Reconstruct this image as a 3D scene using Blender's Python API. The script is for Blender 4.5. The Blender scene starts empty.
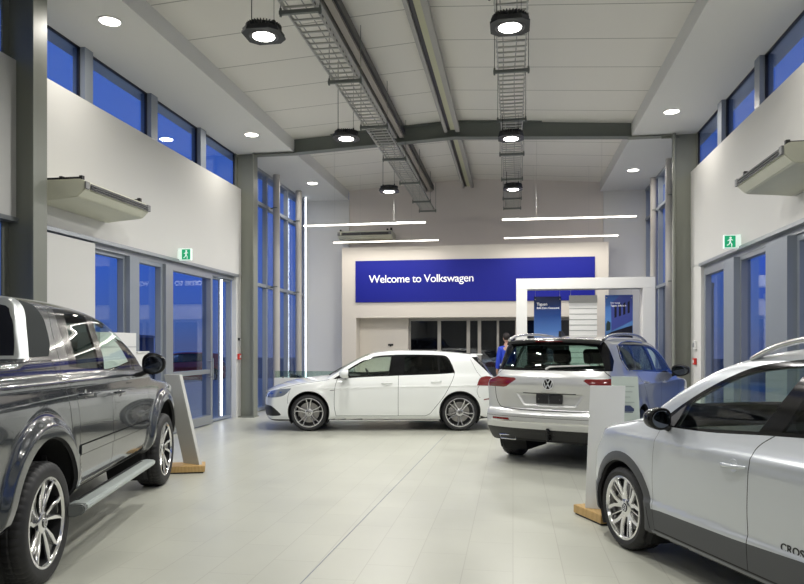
import bpy, bmesh, math, random
import numpy as np
from mathutils import Vector, Matrix
random.seed(7)
SC = bpy.context.scene
COL = SC.collection
PI = math.pi

# ------------------------------------------------------------------ camera, sky, exposure
cam_data = bpy.data.cameras.new('camera')
cam = bpy.data.objects.new('camera', cam_data)
COL.objects.link(cam)
cam.location = (0, 0, 1.5)
cam.rotation_euler = (PI/2, 0, math.atan(111/690))
cam_data.sensor_width = 36
cam_data.lens = 690/804*36
cam_data.shift_y = (345-292)/804
cam_data.clip_start = .05
cam_data.clip_end = 300
SC.camera = cam
SC.view_settings.view_transform = 'Standard'
SC.view_settings.look = 'None'
SC.view_settings.exposure = .24
SC.view_settings.gamma = 1

world = bpy.data.worlds.new('dusk_sky')
SC.world = world
world.use_nodes = True
wn = world.node_tree.nodes; wl = world.node_tree.links
bg = wn['Background']
tc = wn.new('ShaderNodeTexCoord'); sx = wn.new('ShaderNodeSeparateXYZ'); cr = wn.new('ShaderNodeValToRGB')
wl.new(tc.outputs['Generated'], sx.inputs[0]); wl.new(sx.outputs['Z'], cr.inputs[0]); wl.new(cr.outputs[0], bg.inputs[0])
e = cr.color_ramp.elements
e[0].position = 0.0; e[0].color = (.10, .13, .28, 1)
e[1].position = 0.6; e[1].color = (.07, .15, .46, 1)
k = e.new(.03); k.color = (.08, .14, .36, 1)
k = e.new(.12); k.color = (.045, .125, .48, 1)
bg.inputs[1].default_value = 1.0

# lights with no visible body of their own are placed inside the fixtures' builders (below)

# ------------------------------------------------------------------ materials
MATS = {}
def mat(name, col, rough=.5, metal=0., coat=0., emit=None, es=0., spec=.5, alpha=None):
    if name in MATS: return MATS[name]
    m = bpy.data.materials.new(name); m.use_nodes = True
    b = m.node_tree.nodes['Principled BSDF']
    b.inputs['Base Color'].default_value = (*col, 1)
    b.inputs['Roughness'].default_value = rough
    b.inputs['Metallic'].default_value = metal
    b.inputs['Coat Weight'].default_value = coat
    b.inputs['Coat Roughness'].default_value = .03
    b.inputs['Specular IOR Level'].default_value = spec
    if emit:
        b.inputs['Emission Color'].default_value = (*emit, 1)
        b.inputs['Emission Strength'].default_value = es
    MATS[name] = m
    return m

def noise_bump(m, scale, strength, dist=.002, colvar=0., detail=4):
    nt = m.node_tree; b = nt.nodes['Principled BSDF']
    t = nt.nodes.new('ShaderNodeTexCoord'); n = nt.nodes.new('ShaderNodeTexNoise')
    n.inputs['Scale'].default_value = scale; n.inputs['Detail'].default_value = detail
    nt.links.new(t.outputs['Object'], n.inputs['Vector'])
    if strength:
        bp = nt.nodes.new('ShaderNodeBump'); bp.inputs['Strength'].default_value = strength; bp.inputs['Distance'].default_value = dist
        nt.links.new(n.outputs['Fac'], bp.inputs['Height']); nt.links.new(bp.outputs[0], b.inputs['Normal'])
    if colvar:
        c = b.inputs['Base Color'].default_value[:3]
        mx = nt.nodes.new('ShaderNodeMix'); mx.data_type = 'RGBA'
        mx.inputs[6].default_value = (*[x*(1-colvar) for x in c], 1); mx.inputs[7].default_value = (*[min(1, x*(1+colvar)) for x in c], 1)
        nt.links.new(n.outputs['Fac'], mx.inputs[0]); nt.links.new(mx.outputs[2], b.inputs['Base Color'])
    return m

def glassmat(name, tint, refl=.05, rough=0., graze=.8):
    """thin pane: see-through tint mixed with a fresnel mirror"""
    if name in MATS: return MATS[name]
    m = bpy.data.materials.new(name); m.use_nodes = True
    nt = m.node_tree; nt.nodes.clear()
    o = nt.nodes.new('ShaderNodeOutputMaterial'); mx = nt.nodes.new('ShaderNodeMixShader')
    tr = nt.nodes.new('ShaderNodeBsdfTransparent'); gl = nt.nodes.new('ShaderNodeBsdfGlossy')
    fr = nt.nodes.new('ShaderNodeLayerWeight'); fr.inputs['Blend'].default_value = .5
    pw = nt.nodes.new('ShaderNodeMath'); pw.operation = 'POWER'; pw.inputs[1].default_value = 4.5
    ad = nt.nodes.new('ShaderNodeMath'); ad.operation = 'MULTIPLY_ADD'; ad.inputs[1].default_value = graze; ad.inputs[2].default_value = refl; ad.use_clamp = True
    nt.links.new(fr.outputs['Facing'], pw.inputs[0])
    tr.inputs[0].default_value = (*tint, 1); gl.inputs[0].default_value = (1, 1, 1, 1); gl.inputs['Roughness'].default_value = rough
    nt.links.new(pw.outputs[0], ad.inputs[0]); nt.links.new(ad.outputs[0], mx.inputs[0])
    nt.links.new(tr.outputs[0], mx.inputs[1]); nt.links.new(gl.outputs[0], mx.inputs[2]); nt.links.new(mx.outputs[0], o.inputs[0])
    MATS[name] = m
    return m

M_wall = noise_bump(mat('wall_paint', (.66, .655, .63), .85), 60, .04, colvar=.01)
M_back = noise_bump(mat('grey_paint', (.66, .61, .575), .85), 60, .04, colvar=.01)
M_portal = mat('portal_laminate', (.62, .575, .51), .55)
M_soffit = noise_bump(mat('soffit_paint', (.70, .70, .685), .9), 40, .03, colvar=.01)
M_steel = mat('olive_grey_steel', (.205, .215, .185), .45, spec=.4)
M_steel_dark = mat('dark_grey_steel', (.15, .165, .15), .45)
M_alu = mat('anodised_aluminium', (.34, .36, .38), .4, .5)
M_alu_blue = mat('grey_window_frame', (.27, .30, .34), .45, .1)
M_galv = noise_bump(mat('galvanised_steel', (.50, .50, .48), .45, .5), 30, 0, colvar=.12)
M_black = mat('black_plastic', (.012, .012, .013), .4)
M_black_gloss = mat('gloss_black', (.008, .008, .009), .12, spec=.35)
M_white = mat('white_laminate', (.78, .78, .76), .35)
M_cream = noise_bump(mat('cream_metal', (.62, .62, .50), .4), 8, 0, colvar=.03)
M_oak = mat('oak', (.52, .33, .13), .45)
M_glass = glassmat('window_glass', (.80, .86, .95), .035)
M_blue = mat('sign_blue', (.012, .017, .24), .5, spec=.15)
M_text = mat('white_letter', (.9, .9, .9), .4, emit=(1, 1, 1), es=.25)
M_green = mat('exit_green', (.0, .30, .13), .4, emit=(0, .55, .25), es=.3)
M_exit_white = mat('exit_white', (.8, .9, .85), .4, emit=(.8, 1, .9), es=.35)
M_red = mat('red_plastic', (.6, .03, .02), .4)
M_rubber = noise_bump(mat('tyre_rubber', (.018, .018, .019), .62), 200, .1, .0005)
M_dark = mat('dark_liner', (.010, .010, .011), .8)
M_chrome = mat('chrome', (.82, .82, .84), .08, 1.)

# brushed oak grain
nt = M_oak.node_tree
_w = nt.nodes.new('ShaderNodeTexWave'); _w.inputs['Scale'].default_value = 9; _w.inputs['Distortion'].default_value = 6; _w.inputs['Detail'].default_value = 3
_t = nt.nodes.new('ShaderNodeTexCoord'); _m = nt.nodes.new('ShaderNodeMix'); _m.data_type = 'RGBA'
_m.inputs[6].default_value = (.50, .32, .12, 1); _m.inputs[7].default_value = (.56, .37, .15, 1)
nt.links.new(_t.outputs['Object'], _w.inputs['Vector']); nt.links.new(_w.outputs['Fac'], _m.inputs[0]); nt.links.new(_m.outputs[2], nt.nodes['Principled BSDF'].inputs['Base Color'])

def floor_mat():
    m = mat('floor_tiles', (.52, .51, .44), .33, spec=.45)
    nt = m.node_tree; b = nt.nodes['Principled BSDF']
    t = nt.nodes.new('ShaderNodeTexCoord'); br = nt.nodes.new('ShaderNodeTexBrick')
    br.offset = 0.5; br.squash = 1
    br.inputs['Scale'].default_value = 1; br.inputs['Brick Width'].default_value = .66; br.inputs['Row Height'].default_value = .33
    br.inputs['Mortar Size'].default_value = .0035; br.inputs['Mortar Smooth'].default_value = .3
    br.inputs['Color1'].default_value = (.535, .54, .465, 1); br.inputs['Color2'].default_value = (.51, .515, .445, 1); br.inputs['Mortar'].default_value = (.43, .425, .365, 1)
    mp = nt.nodes.new('ShaderNodeMapping'); mp.inputs['Rotation'].default_value = (0, 0, PI/2)
    n = nt.nodes.new('ShaderNodeTexNoise'); n.inputs['Scale'].default_value = 1.3; n.inputs['Detail'].default_value = 5
    mx = nt.nodes.new('ShaderNodeMix'); mx.data_type = 'RGBA'; mx.blend_type = 'MULTIPLY'; mx.inputs[0].default_value = .22
    mr = nt.nodes.new('ShaderNodeMapRange'); mr.inputs[3].default_value = .26; mr.inputs[4].default_value = .42
    nt.links.new(t.outputs['Object'], mp.inputs[0]); nt.links.new(mp.outputs[0], br.inputs['Vector'])
    nt.links.new(t.outputs['Object'], n.inputs['Vector'])
    nt.links.new(br.outputs['Color'], mx.inputs[6]); nt.links.new(n.outputs['Fac'], mx.inputs[7])
    nt.links.new(mx.outputs[2], b.inputs['Base Color'])
    nt.links.new(n.outputs['Fac'], mr.inputs[0]); nt.links.new(mr.outputs[0], b.inputs['Roughness'])
    return m
M_floor = floor_mat()

def panel_mat():
    m = mat('ceiling_panels', (.50, .475, .42), .6)
    nt = m.node_tree; b = nt.nodes['Principled BSDF']
    t = nt.nodes.new('ShaderNodeTexCoord'); s = nt.nodes.new('ShaderNodeSeparateXYZ')
    fr = nt.nodes.new('ShaderNodeMath'); fr.operation = 'FRACT'
    lt = nt.nodes.new('ShaderNodeMath'); lt.operation = 'LESS_THAN'; lt.inputs[1].default_value = .018
    mx = nt.nodes.new('ShaderNodeMix'); mx.data_type = 'RGBA'
    mx.inputs[6].default_value = (.74, .72, .67, 1); mx.inputs[7].default_value = (.33, .32, .29, 1)
    nt.links.new(t.outputs['Object'], s.inputs[0]); nt.links.new(s.outputs['Y'], fr.inputs[0]); nt.links.new(fr.outputs[0], lt.inputs[0])
    nt.links.new(lt.outputs[0], mx.inputs[0]); nt.links.new(mx.outputs[2], b.inputs['Base Color'])
    return m
M_panel = panel_mat()

# ------------------------------------------------------------------ mesh helpers
def box(bm, x0, x1, y0, y1, z0, z1, bev=0., M=None):
    c = [(x, y, z) for x in (min(x0, x1), max(x0, x1)) for y in (min(y0, y1), max(y0, y1)) for z in (min(z0, z1), max(z0, z1))]
    v = [bm.verts.new(p) for p in c]
    fs = [bm.faces.new([v[i] for i in q]) for q in ((0, 1, 3, 2), (4, 6, 7, 5), (0, 4, 5, 1), (2, 3, 7, 6), (0, 2, 6, 4), (1, 5, 7, 3))]
    if bev > 0:
        r = bmesh.ops.bevel(bm, geom=list({e for f in fs for e in f.edges}), offset=bev, segments=3, profile=.5, affect='EDGES')
        vs = {w for f in r['faces'] for w in f.verts}
        for f in bm.faces:
            pass
        v = [w for w in bm.verts if w in vs or w in v]
    if M is not None:
        bmesh.ops.transform(bm, matrix=M, verts=[w for w in v if w.is_valid])
    return v

def tube(bm, p, q, r, seg=12, r2=None):
    p = Vector(p); q = Vector(q); d = (q-p); L = d.length
    rot = d.to_track_quat('Z', 'Y').to_matrix().to_4x4()
    M = Matrix.Translation((p+q)/2) @ rot
    bmesh.ops.create_cone(bm, cap_ends=True, segments=seg, radius1=r, radius2=r if r2 is None else r2, depth=L, matrix=M)

def sweep(bm, pts, r, seg=8, flat=1., closed=False):
    """tube along a polyline; flat squashes the section sideways"""
    pts = [Vector(p) for p in pts]; n = len(pts); rings = []
    up0 = Vector((0, 0, 1))
    for i, p in enumerate(pts):
        a = pts[i-1] if (i > 0 or closed) else p; b_ = pts[(i+1) % n] if (i < n-1 or closed) else p
        t = (b_-a).normalized(); u = t.cross(up0)
        if u.length < 1e-3: u = t.cross(Vector((0, 1, 0)))
        u.normalize(); w = u.cross(t)
        rr = r[i] if isinstance(r, (list, tuple)) else r
        rings.append([bm.verts.new(p + u*math.cos(2*PI*k/seg)*rr*flat + w*math.sin(2*PI*k/seg)*rr) for k in range(seg)])
    for i in range(n if closed else n-1):
        A, B = rings[i], rings[(i+1) % n]
        for k in range(seg):
            bm.faces.new([A[k], A[(k+1) % seg], B[(k+1) % seg], B[k]])
    if not closed:
        bm.faces.new(rings[0]); bm.faces.new(rings[-1][::-1])

def lathe(bm, prof, seg=48, axis='y', M=None, rfun=None):
    """prof: (r, h) points; revolved about axis"""
    rows = []
    for k in range(seg):
        a = 2*PI*k/seg; row = []
        for i, (r, h_) in enumerate(prof):
            rr = r if rfun is None else rfun(i, k, r)
            c_, s_ = math.cos(a)*rr, math.sin(a)*rr
            p = (c_, h_, s_) if axis == 'y' else (c_, s_, h_)
            row.append(bm.verts.new(p))
        rows.append(row)
    vs = [v for r_ in rows for v in r_]
    for k in range(seg):
        A, B = rows[k], rows[(k+1) % seg]
        for i in range(len(prof)-1):
            try: bm.faces.new([A[i], A[i+1], B[i+1], B[i]])
            except ValueError: pass
    if M is not None: bmesh.ops.transform(bm, matrix=M, verts=vs)
    return vs

def prism(bm, poly, h0, h1, plane='xz', M=None):
    """extrude a 2-D polygon; plane 'xz' extrudes along y, 'xy' along z, 'yz' along x"""
    def P(a, b_, h_):
        return {'xz': (a, h_, b_), 'xy': (a, b_, h_), 'yz': (h_, a, b_)}[plane]
    A = [bm.verts.new(P(a, b_, h0)) for a, b_ in poly]; B = [bm.verts.new(P(a, b_, h1)) for a, b_ in poly]
    n = len(poly)
    bm.faces.new(A); bm.faces.new(B[::-1])
    for i in range(n): bm.faces.new([A[i], B[i], B[(i+1) % n], A[(i+1) % n]])
    if M is not None: bmesh.ops.transform(bm, matrix=M, verts=A+B)
    return A+B

def new(name, bm, m, parent=None, smooth=False, loc=None, angle=35):
    bmesh.ops.recalc_face_normals(bm, faces=bm.faces)
    me = bpy.data.meshes.new(name); bm.to_mesh(me); bm.free()
    o = bpy.data.objects.new(name, me); COL.objects.link(o)
    for mm in (m if isinstance(m, (list, tuple)) else [m]): me.materials.append(mm)
    if smooth:
        me.polygons.foreach_set('use_smooth', [True]*len(me.polygons))
        bm2 = bmesh.new(); bm2.from_mesh(me)
        for ed in bm2.edges:
            if len(ed.link_faces) == 2 and ed.calc_face_angle(0) > math.radians(angle): ed.smooth = False
        bm2.to_mesh(me); bm2.free()
    if parent: o.parent = parent
    if loc: o.location = loc
    return o

def tag(o, label=None, cat=None, group=None, kind=None):
    if label: o['label'] = label
    if cat: o['category'] = cat
    if group: o['group'] = group
    if kind: o['kind'] = kind
    return o

def empty(name, loc=(0, 0, 0), rz=0):
    o = bpy.data.objects.new(name, None); COL.objects.link(o)
    o.location = loc; o.rotation_euler = (0, 0, rz); o.empty_display_size = .2
    return o

def children(o): return [c for c in bpy.data.objects if c.parent == o]
def copy_tree(o, parent=None):
    c = o.copy(); COL.objects.link(c)
    c.parent = parent
    for ch in children(o): copy_tree(ch, c)
    return c

def struct(name, bm, m, parent=None):
    o = new(name, bm, m, parent)
    if not parent: o['kind'] = 'structure'
    return o

def text_obj(name, body, size, m, loc, rot, parent=None, extrude=.004, offset=0., shear=0, spacing=1., mirror=False):
    cu = bpy.data.curves.new(name, 'FONT'); cu.body = body; cu.size = size; cu.extrude = extrude; cu.offset = offset
    cu.shear = shear; cu.space_character = spacing
    t = bpy.data.objects.new(name, cu); COL.objects.link(t)
    dg = bpy.context.evaluated_depsgraph_get(); dg.update()
    me = bpy.data.meshes.new_from_object(t.evaluated_get(dg))
    bpy.data.objects.remove(t)
    o = bpy.data.objects.new(name, me); COL.objects.link(o)
    me.materials.clear(); me.materials.append(m)
    o.location = loc; o.rotation_euler = rot
    if parent: o.parent = parent
    return o

def area_light(name, loc, size, power, col=(1, .96, .9), parent=None, shape='DISK', size_y=None, rot=(0, 0, 0), spread=None):
    l = bpy.data.lights.new(name, 'AREA'); l.shape = shape; l.size = size
    if size_y: l.size_y = size_y
    l.energy = power; l.color = col
    if spread: l.spread = spread
    o = bpy.data.objects.new(name, l); COL.objects.link(o); o.location = loc; o.rotation_euler = rot
    if parent: o.parent = parent
    return o
# ================================================================== THE ROOM
XL, XR, XC = -5.6, 3.3, -1.15
YB, YF = -9.0, 18.5           # behind the camera, far wall
ZS = 5.48                     # soffit height
TX0, TX1 = -4.46, 2.23        # raised tray between the soffits
ZT, ZA = 5.74, 5.95           # tray ceiling at its edge / at the ridge
ZH, ZP, = 2.95, 4.75          # door head, clerestory sill

bm = bmesh.new(); box(bm, XL-.35, XR+.35, YB, 26, -.2, 0)
struct('floor', bm, M_floor)
bm = bmesh.new(); box(bm, -.003, .003, 0, 7.5, .0005, .002)
jt = struct('trim_1', bm, mat('joint_filler', (.22, .25, .31), .6)); jt.location = (-1.32, 4.1, 0); jt.rotation_euler = (0, 0, math.radians(-1.6))
bm = bmesh.new(); box(bm, -60, 40, -30, 90, -.3, -.21)
gr = struct('floor', bm, noise_bump(mat('forecourt_asphalt', (.07, .075, .085), .8), 3, .2, colvar=.2)); gr.name = 'ground'

# tray ceiling: two pitched planes, soffits with fascia
bm = bmesh.new()
for (xa, za, xb, zb) in ((TX0-.2, ZT-.012, XC, ZA), (XC, ZA, TX1+.2, ZT-.012)):
    v = [bm.verts.new(p) for p in ((xa, YB, za), (xb, YB, zb), (xb, YF+.2, zb), (xa, YF+.2, za), (xa, YB, za+.12), (xb, YB, zb+.12), (xb, YF+.2, zb+.12), (xa, YF+.2, za+.12))]
    for q in ((0, 1, 2, 3), (4, 7, 6, 5), (0, 4, 5, 1), (2, 6, 7, 3), (1, 5, 6, 2), (0, 3, 7, 4)): bm.faces.new([v[i] for i in q])
struct('ceiling', bm, M_panel)
bm = bmesh.new(); box(bm, XL-.4, TX0, YB, YF, ZS, ZT+.0); struct('ceiling_left', bm, M_soffit).name = 'ceiling.001'
bm = bmesh.new(); box(bm, TX1, XR+.4, YB, YF, ZS, ZT+.0); struct('ceiling_right', bm, M_soffit).name = 'ceiling.002'

# far wall: grey middle, white side pieces standing a little forward
bm = bmesh.new()
box(bm, TX0, -2.85, YF+.02, YF+.25, 0, 6.0); box(bm, 2.15, TX1+.1, YF+.02, YF+.25, 0, 6.0); box(bm, -2.85, 2.15, YF+.02, YF+.25, 2.32, 6.0)
struct('wall_far', bm, M_back)
bm = bmesh.new(); box(bm, XL-.2, TX0+.02, YF-.05, YF+.25, 0, ZS); struct('wall_far_left', bm, M_wall)
bm = bmesh.new(); box(bm, TX1+.08, XR+.4, YF-.05, YF+.25, 0, ZS); struct('wall_far_right', bm, M_wall)
bm = bmesh.new(); box(bm, XL-.3, XR+.3, YB-.2, YB, 0, 6.1); struct('wall_rear', bm, M_wall)

# upper plasterboard walls, one bay each side of the near frame
bm = bmesh.new(); box(bm, XL-.22, XL, YB, 13.68, ZH, ZP); struct('wall_left', bm, M_wall)
bm = bmesh.new(); box(bm, XR, XR+.22, YB, 13.68, ZH, ZP); struct('wall_right', bm, M_wall)
bm = bmesh.new(); box(bm, XL-.12, XL-.01, 7.2, 8.60, 0, ZH-.07); struct('wall_left_lower', bm, M_wall)
bm = bmesh.new(); box(bm, XL-.12, XL-.02, 13.46, 13.75, 0, ZH); struct('wall_left_end', bm, M_wall)
bm = bmesh.new(); box(bm, XR+.004, XR+.12, 12.98, 13.68, 0, ZH+.0); struct('wall_right_end', bm, M_wall)
bm = bmesh.new(); box(bm, XL-.22, XL-.02, YB, 6.0, 0, ZH-.07); struct('wall_left_near', bm, M_wall)
bm = bmesh.new(); box(bm, XR+.02, XR+.22, YB, 2.0, 0, ZH-.07); struct('wall_right_near', bm, M_wall)

# head tracks above the doors
bm = bmesh.new(); box(bm, XL-.2, XL+.03, 6.0, 13.5, ZH-.05, ZH+.0); box(bm, XL-.2, XL-.06, 8.6, 13.5, ZH-.12, ZH-.05); struct('trim_2', bm, M_alu)
bm = bmesh.new(); box(bm, XR-.03, XR+.2, 2.0, 13.0, ZH-.05, ZH); box(bm, XR+.06, XR+.2, 2.0, 13.0, ZH-.12, ZH-.05); struct('trim_3', bm, M_alu)

wcount = [0]
def window(side, y0, y1, z0, z1, fw=.05, glass=None, rail=None, depth=.10, inset=.10, kind='window', fm=None, handle=False, lo=None):
    """a framed pane in the left or right wall"""
    wcount[0] += 1
    X = XL-inset if side < 0 else XR+inset
    s = 1 if side < 0 else -1
    bm = bmesh.new()
    a, b_ = X-.5*depth, X+.5*depth
    box(bm, a, b_, y0, y0+fw, z0, z1); box(bm, a, b_, y1-fw, y1, z0, z1)
    box(bm, a, b_, y0+fw, y1-fw, z1-fw, z1); box(bm, a, b_, y0+fw, y1-fw, z0, z0+(lo or fw))
    if rail: box(bm, a+.01, b_-.01, y0+fw, y1-fw, rail-.04, rail+.04)
    o = struct('%s_%d' % (kind, wcount[0]), bm, fm or M_alu_blue)
    bm = bmesh.new(); xp = X-s*depth*.42; box(bm, xp-.006, xp+.006, y0+fw*.6, y1-fw*.6, z0+fw*.6, z1-fw*.6)
    new('pane', bm, glass or M_glass, o)
    if handle:
        bm = bmesh.new(); tube(bm, (X+s*.10, y1-.09, .85), (X+s*.10, y1-.09, 1.25), .013); tube(bm, (X, y1-.09, .9), (X+s*.10, y1-.09, .9), .01); tube(bm, (X, y1-.09, 1.2), (X+s*.10, y1-.09, 1.2), .01)
        new('door_handle', bm, M_alu, o)
    return o

# clerestory windows
for s_ in (-1, 1):
    edges = [(7.25, 8.42), (8.60, 10.13), (10.33, 11.88), (12.10, 13.62)]
    edges = [(y0-6.5, y1-6.5) for y0, y1 in edges] + edges
    for y0, y1 in edges:
        window(s_, y0, y1, ZP, ZS, fw=.018, inset=.13, depth=.04, fm=M_black)
    bm = bmesh.new()
    for y0, y1 in [(y-6.5, z-6.5) for y, z in ((8.42, 8.60), (10.13, 10.33), (11.88, 12.10))] + [(8.42, 8.60), (10.13, 10.33), (11.88, 12.10)]:
        x = XL-.13 if s_ < 0 else XR+.13
        box(bm, x-.09, x+.09, y0, y1, ZP, ZS)
    struct('trim_%d' % (4+(s_ > 0)), bm, M_alu_blue)

# ground floor glazing, left: sliding doors
window(-1, 8.60, 9.50, 0.02, ZH-.12, fw=.05, inset=.16)
window(-1, 9.76, 10.54, 0.02, ZH-.12, fw=.06, inset=.12)
window(-1, 10.72, 12.34, 0.02, ZH-.12, fw=.08, inset=.07, rail=1.0, kind='door', fm=M_alu, handle=True, lo=.16)
window(-1, 12.34, 13.46, 0.02, ZH-.12, fw=.04, inset=.18)
bm = bmesh.new(); box(bm, XL-.24, XL-.03, 9.50, 9.76, 0, ZH-.12); struct('trim_6', bm, M_alu_blue)
bm = bmesh.new(); box(bm, XL-.20, XL-.01, 10.54, 10.72, 0, ZH-.12); struct('trim_7', bm, M_alu)
# right
window(1, 11.55, 12.96, 0.02, ZH-.12, fw=.10, inset=.10, fm=M_alu)
window(1, 9.72, 11.05, 0.02, ZH-.12, fw=.06, inset=.12, fm=M_alu)
window(1, 7.1, 9.0, 0.02, ZH-.12, fw=.08, inset=.14)
window(1, 4.6, 7.0, 0.02, ZH-.12, fw=.08, inset=.14)
window(1, 2.0, 4.5, 0.02, ZH-.12, fw=.08, inset=.14)
bm = bmesh.new(); box(bm, XR-.02, XR+.22, 11.05, 11.55, 0, ZH-.12); struct('trim_8', bm, M_alu_blue)
bm = bmesh.new(); box(bm, XR-.02, XR+.22, 9.0, 9.72, 0, ZH-.12); struct('trim_9', bm, M_alu_blue)
window(-1, 6.05, 6.9, 0.02, ZH-.12, fw=.06, inset=.14)

# full height curtain walls between the second frame and the far wall
for s_ in (-1, 1):
    for (y0, y1) in ((14.0, 15.349), (15.351, 16.849), (16.851, 18.40)):
        wcount[0] += 1
        X = XL-.1 if s_ < 0 else XR+.1
        bm = bmesh.new()
        box(bm, X-.05, X+.05, y0, y0+.04, 0, ZS); box(bm, X-.05, X+.05, y1-.04, y1, 0, ZS)
        ym = (y0+y1)/2 + .12
        box(bm, X-.03, X+.03, ym-.022, ym+.022, 0, ZS)
        for z in (.05, 2.86, 4.70, ZS-.03): box(bm, X-.06, X+.06, y0+.001, y1-.001, z-.035, z+.035)
        o = struct('window_%d' % wcount[0], bm, M_alu_blue)
        bm = bmesh.new(); xp = X+s_*.045; box(bm, xp-.006, xp+.006, y0+.03, y1-.03, .02, ZS-.02); new('pane', bm, M_glass, o)

# steel frames ------------------------------------------------------
def column(x, y, s, label):
    """H section, flanges facing the room; s=+1 on the left wall"""
    bm = bmesh.new()
    for fx in (x-.012, x-s*.40+.0): box(bm, fx-.012, fx+.012, y-.115, y+.115, 0, ZS+(.0))
    box(bm, x-s*.39, x-s*.01, y-.008, y+.008, 0, ZS)
    o = new('steel_column', bm, M_steel); tag(o, label, 'column', 'portal frame columns')
    bm = bmesh.new(); box(bm, x-s*.2-.22, x-s*.2+.22, y-.15, y+.15, 0, .02)
    for dx in (-.17, .17):
        for dy in (-.11, .11): tube(bm, (x-s*.2+dx, y+dy, .02), (x-s*.2+dx, y+dy, .05), .014, 6)
    new('base_plate', bm, M_steel, o)
    return o
column(-5.3, 7.085, 1, 'grey steel column at the left edge, beside the dark pickup')
column(-5.3, 13.72, 1, 'grey-green steel column where the left white wall ends, left of the tall windows')
column(3.02, 13.72, -1, 'grey-green steel column where the right white wall ends, beyond the silver SUV')
column(3.02, 7.085, -1, 'steel column on the right wall beside the small silver car')
def rafter(y, label):
    bm = bmesh.new()
    dz = .0
    for (xa, xb, za, zb) in ((TX0+.002, XC, 5.46, 5.63), (XC, TX1-.002, 5.63, 5.48)):
        for (o0, o1, w) in ((-.018, 0, .10), (.29, .305, .10), (0, .29, .006)):
            v = [bm.verts.new(p) for p in ((xa, y-w, za+o0), (xb, y-w, zb+o0), (xb, y+w, zb+o0), (xa, y+w, za+o0), (xa, y-w, za+o1), (xb, y-w, zb+o1), (xb, y+w, zb+o1), (xa, y+w, za+o1))]
            for q in ((0, 1, 2, 3), (4, 7, 6, 5), (0, 4, 5, 1), (2, 6, 7, 3), (1, 5, 6, 2), (0, 3, 7, 4)): bm.faces.new([v[i] for i in q])
    o = new('roof_beam', bm, M_steel_dark); tag(o, label, 'beam', 'roof beams')
    bm = bmesh.new(); box(bm, -5.3, TX0+.05, y-.09, y+.09, 5.438, 5.452); box(bm, TX1-.05, 3.02, y-.09, y+.09, 5.45, 5.464); 
    box(bm, -5.3, TX0+.05, y-.008, y+.008, 5.45, 5.479); box(bm, TX1-.05, 3.02, y-.008, y+.008, 5.46, 5.479)
    new('bottom_flange', bm, M_steel, o)
    bm = bmesh.new(); tube(bm, (TX1+.55, y-.02, 5.43), (3.1, y-.02, 5.43), .02); tube(bm, (2.98, y-.16, 5.46), (2.98, y-.16, 0.05), .022); tube(bm, (2.98, y-.16, 5.44), (2.98, y+.0, 5.43), .03)
    new('conduit', bm, M_steel, o)
rafter(13.72, 'dark grey pitched steel roof beam crossing the ceiling above the showroom')

for s_, x in ((-1, -5.47), (1, 3.31)):
    for i, y in enumerate((15.49, 17.18)):
        bm = bmesh.new(); tube(bm, (x, y, 0), (x, y, ZS), .082, 24)
        o = new('round_post', bm, mat('post_paint', (.44, .42, .39), .5), smooth=True, angle=60)
        tag(o, ['nearer', 'farther'][i] + ' of the two round grey posts before the tall ' + ['left', 'right'][s_ > 0] + ' windows', 'post', 'round wind posts')
        for z in (2.86, 4.70):
            bm = bmesh.new(); tube(bm, (x, y, z), (x+s_*.14, y, z), .018); box(bm, x-.05, x+.05, y-.1, y+.1, z-.012, z+.012)
            new('bracket', bm, M_steel_dark, o)

# roof purlins, Y direction, above the cable trays
def purlin(x0, parts, label):
    o = None
    for (a, b_, m_, z0, nm) in parts:
        bm = bmesh.new()
        for (ya, yb) in ((YB, 13.60), (13.84, YF)): box(bm, x0+a, x0+b_, ya, yb, z0, ZT+.06+.0)
        if o is None: o = new('ceiling_channel', bm, m_); tag(o, label, 'channel')
        else: new(nm, bm, m_, o)
purlin(-2.40, [(0, .11, mat('channel_grey', (.36, .35, .33), .5), 5.63, ''), (.11, .16, mat('channel_shadow_gap', (.05, .05, .05), .7), 5.70, 'gap_strip'), (.16, .25, mat('channel_tan', (.33, .30, .26), .5), 5.64, 'cover_strip'), (.25, .29, M_black, 5.68, 'edge_strip')], 'long grey ceiling channel above the left cable tray')
purlin(-1.34, [(0, .06, MATS['channel_grey'], 5.70, ''), (.06, .12, M_black, 5.74, 'gap_strip'), (.12, .22, mat('channel_cream', (.50, .50, .34), .5), 5.745, 'cover_strip'), (.22, .30, MATS['channel_grey'], 5.70, 'edge_strip')], 'long cream-and-black ceiling channel along the ridge')

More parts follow.
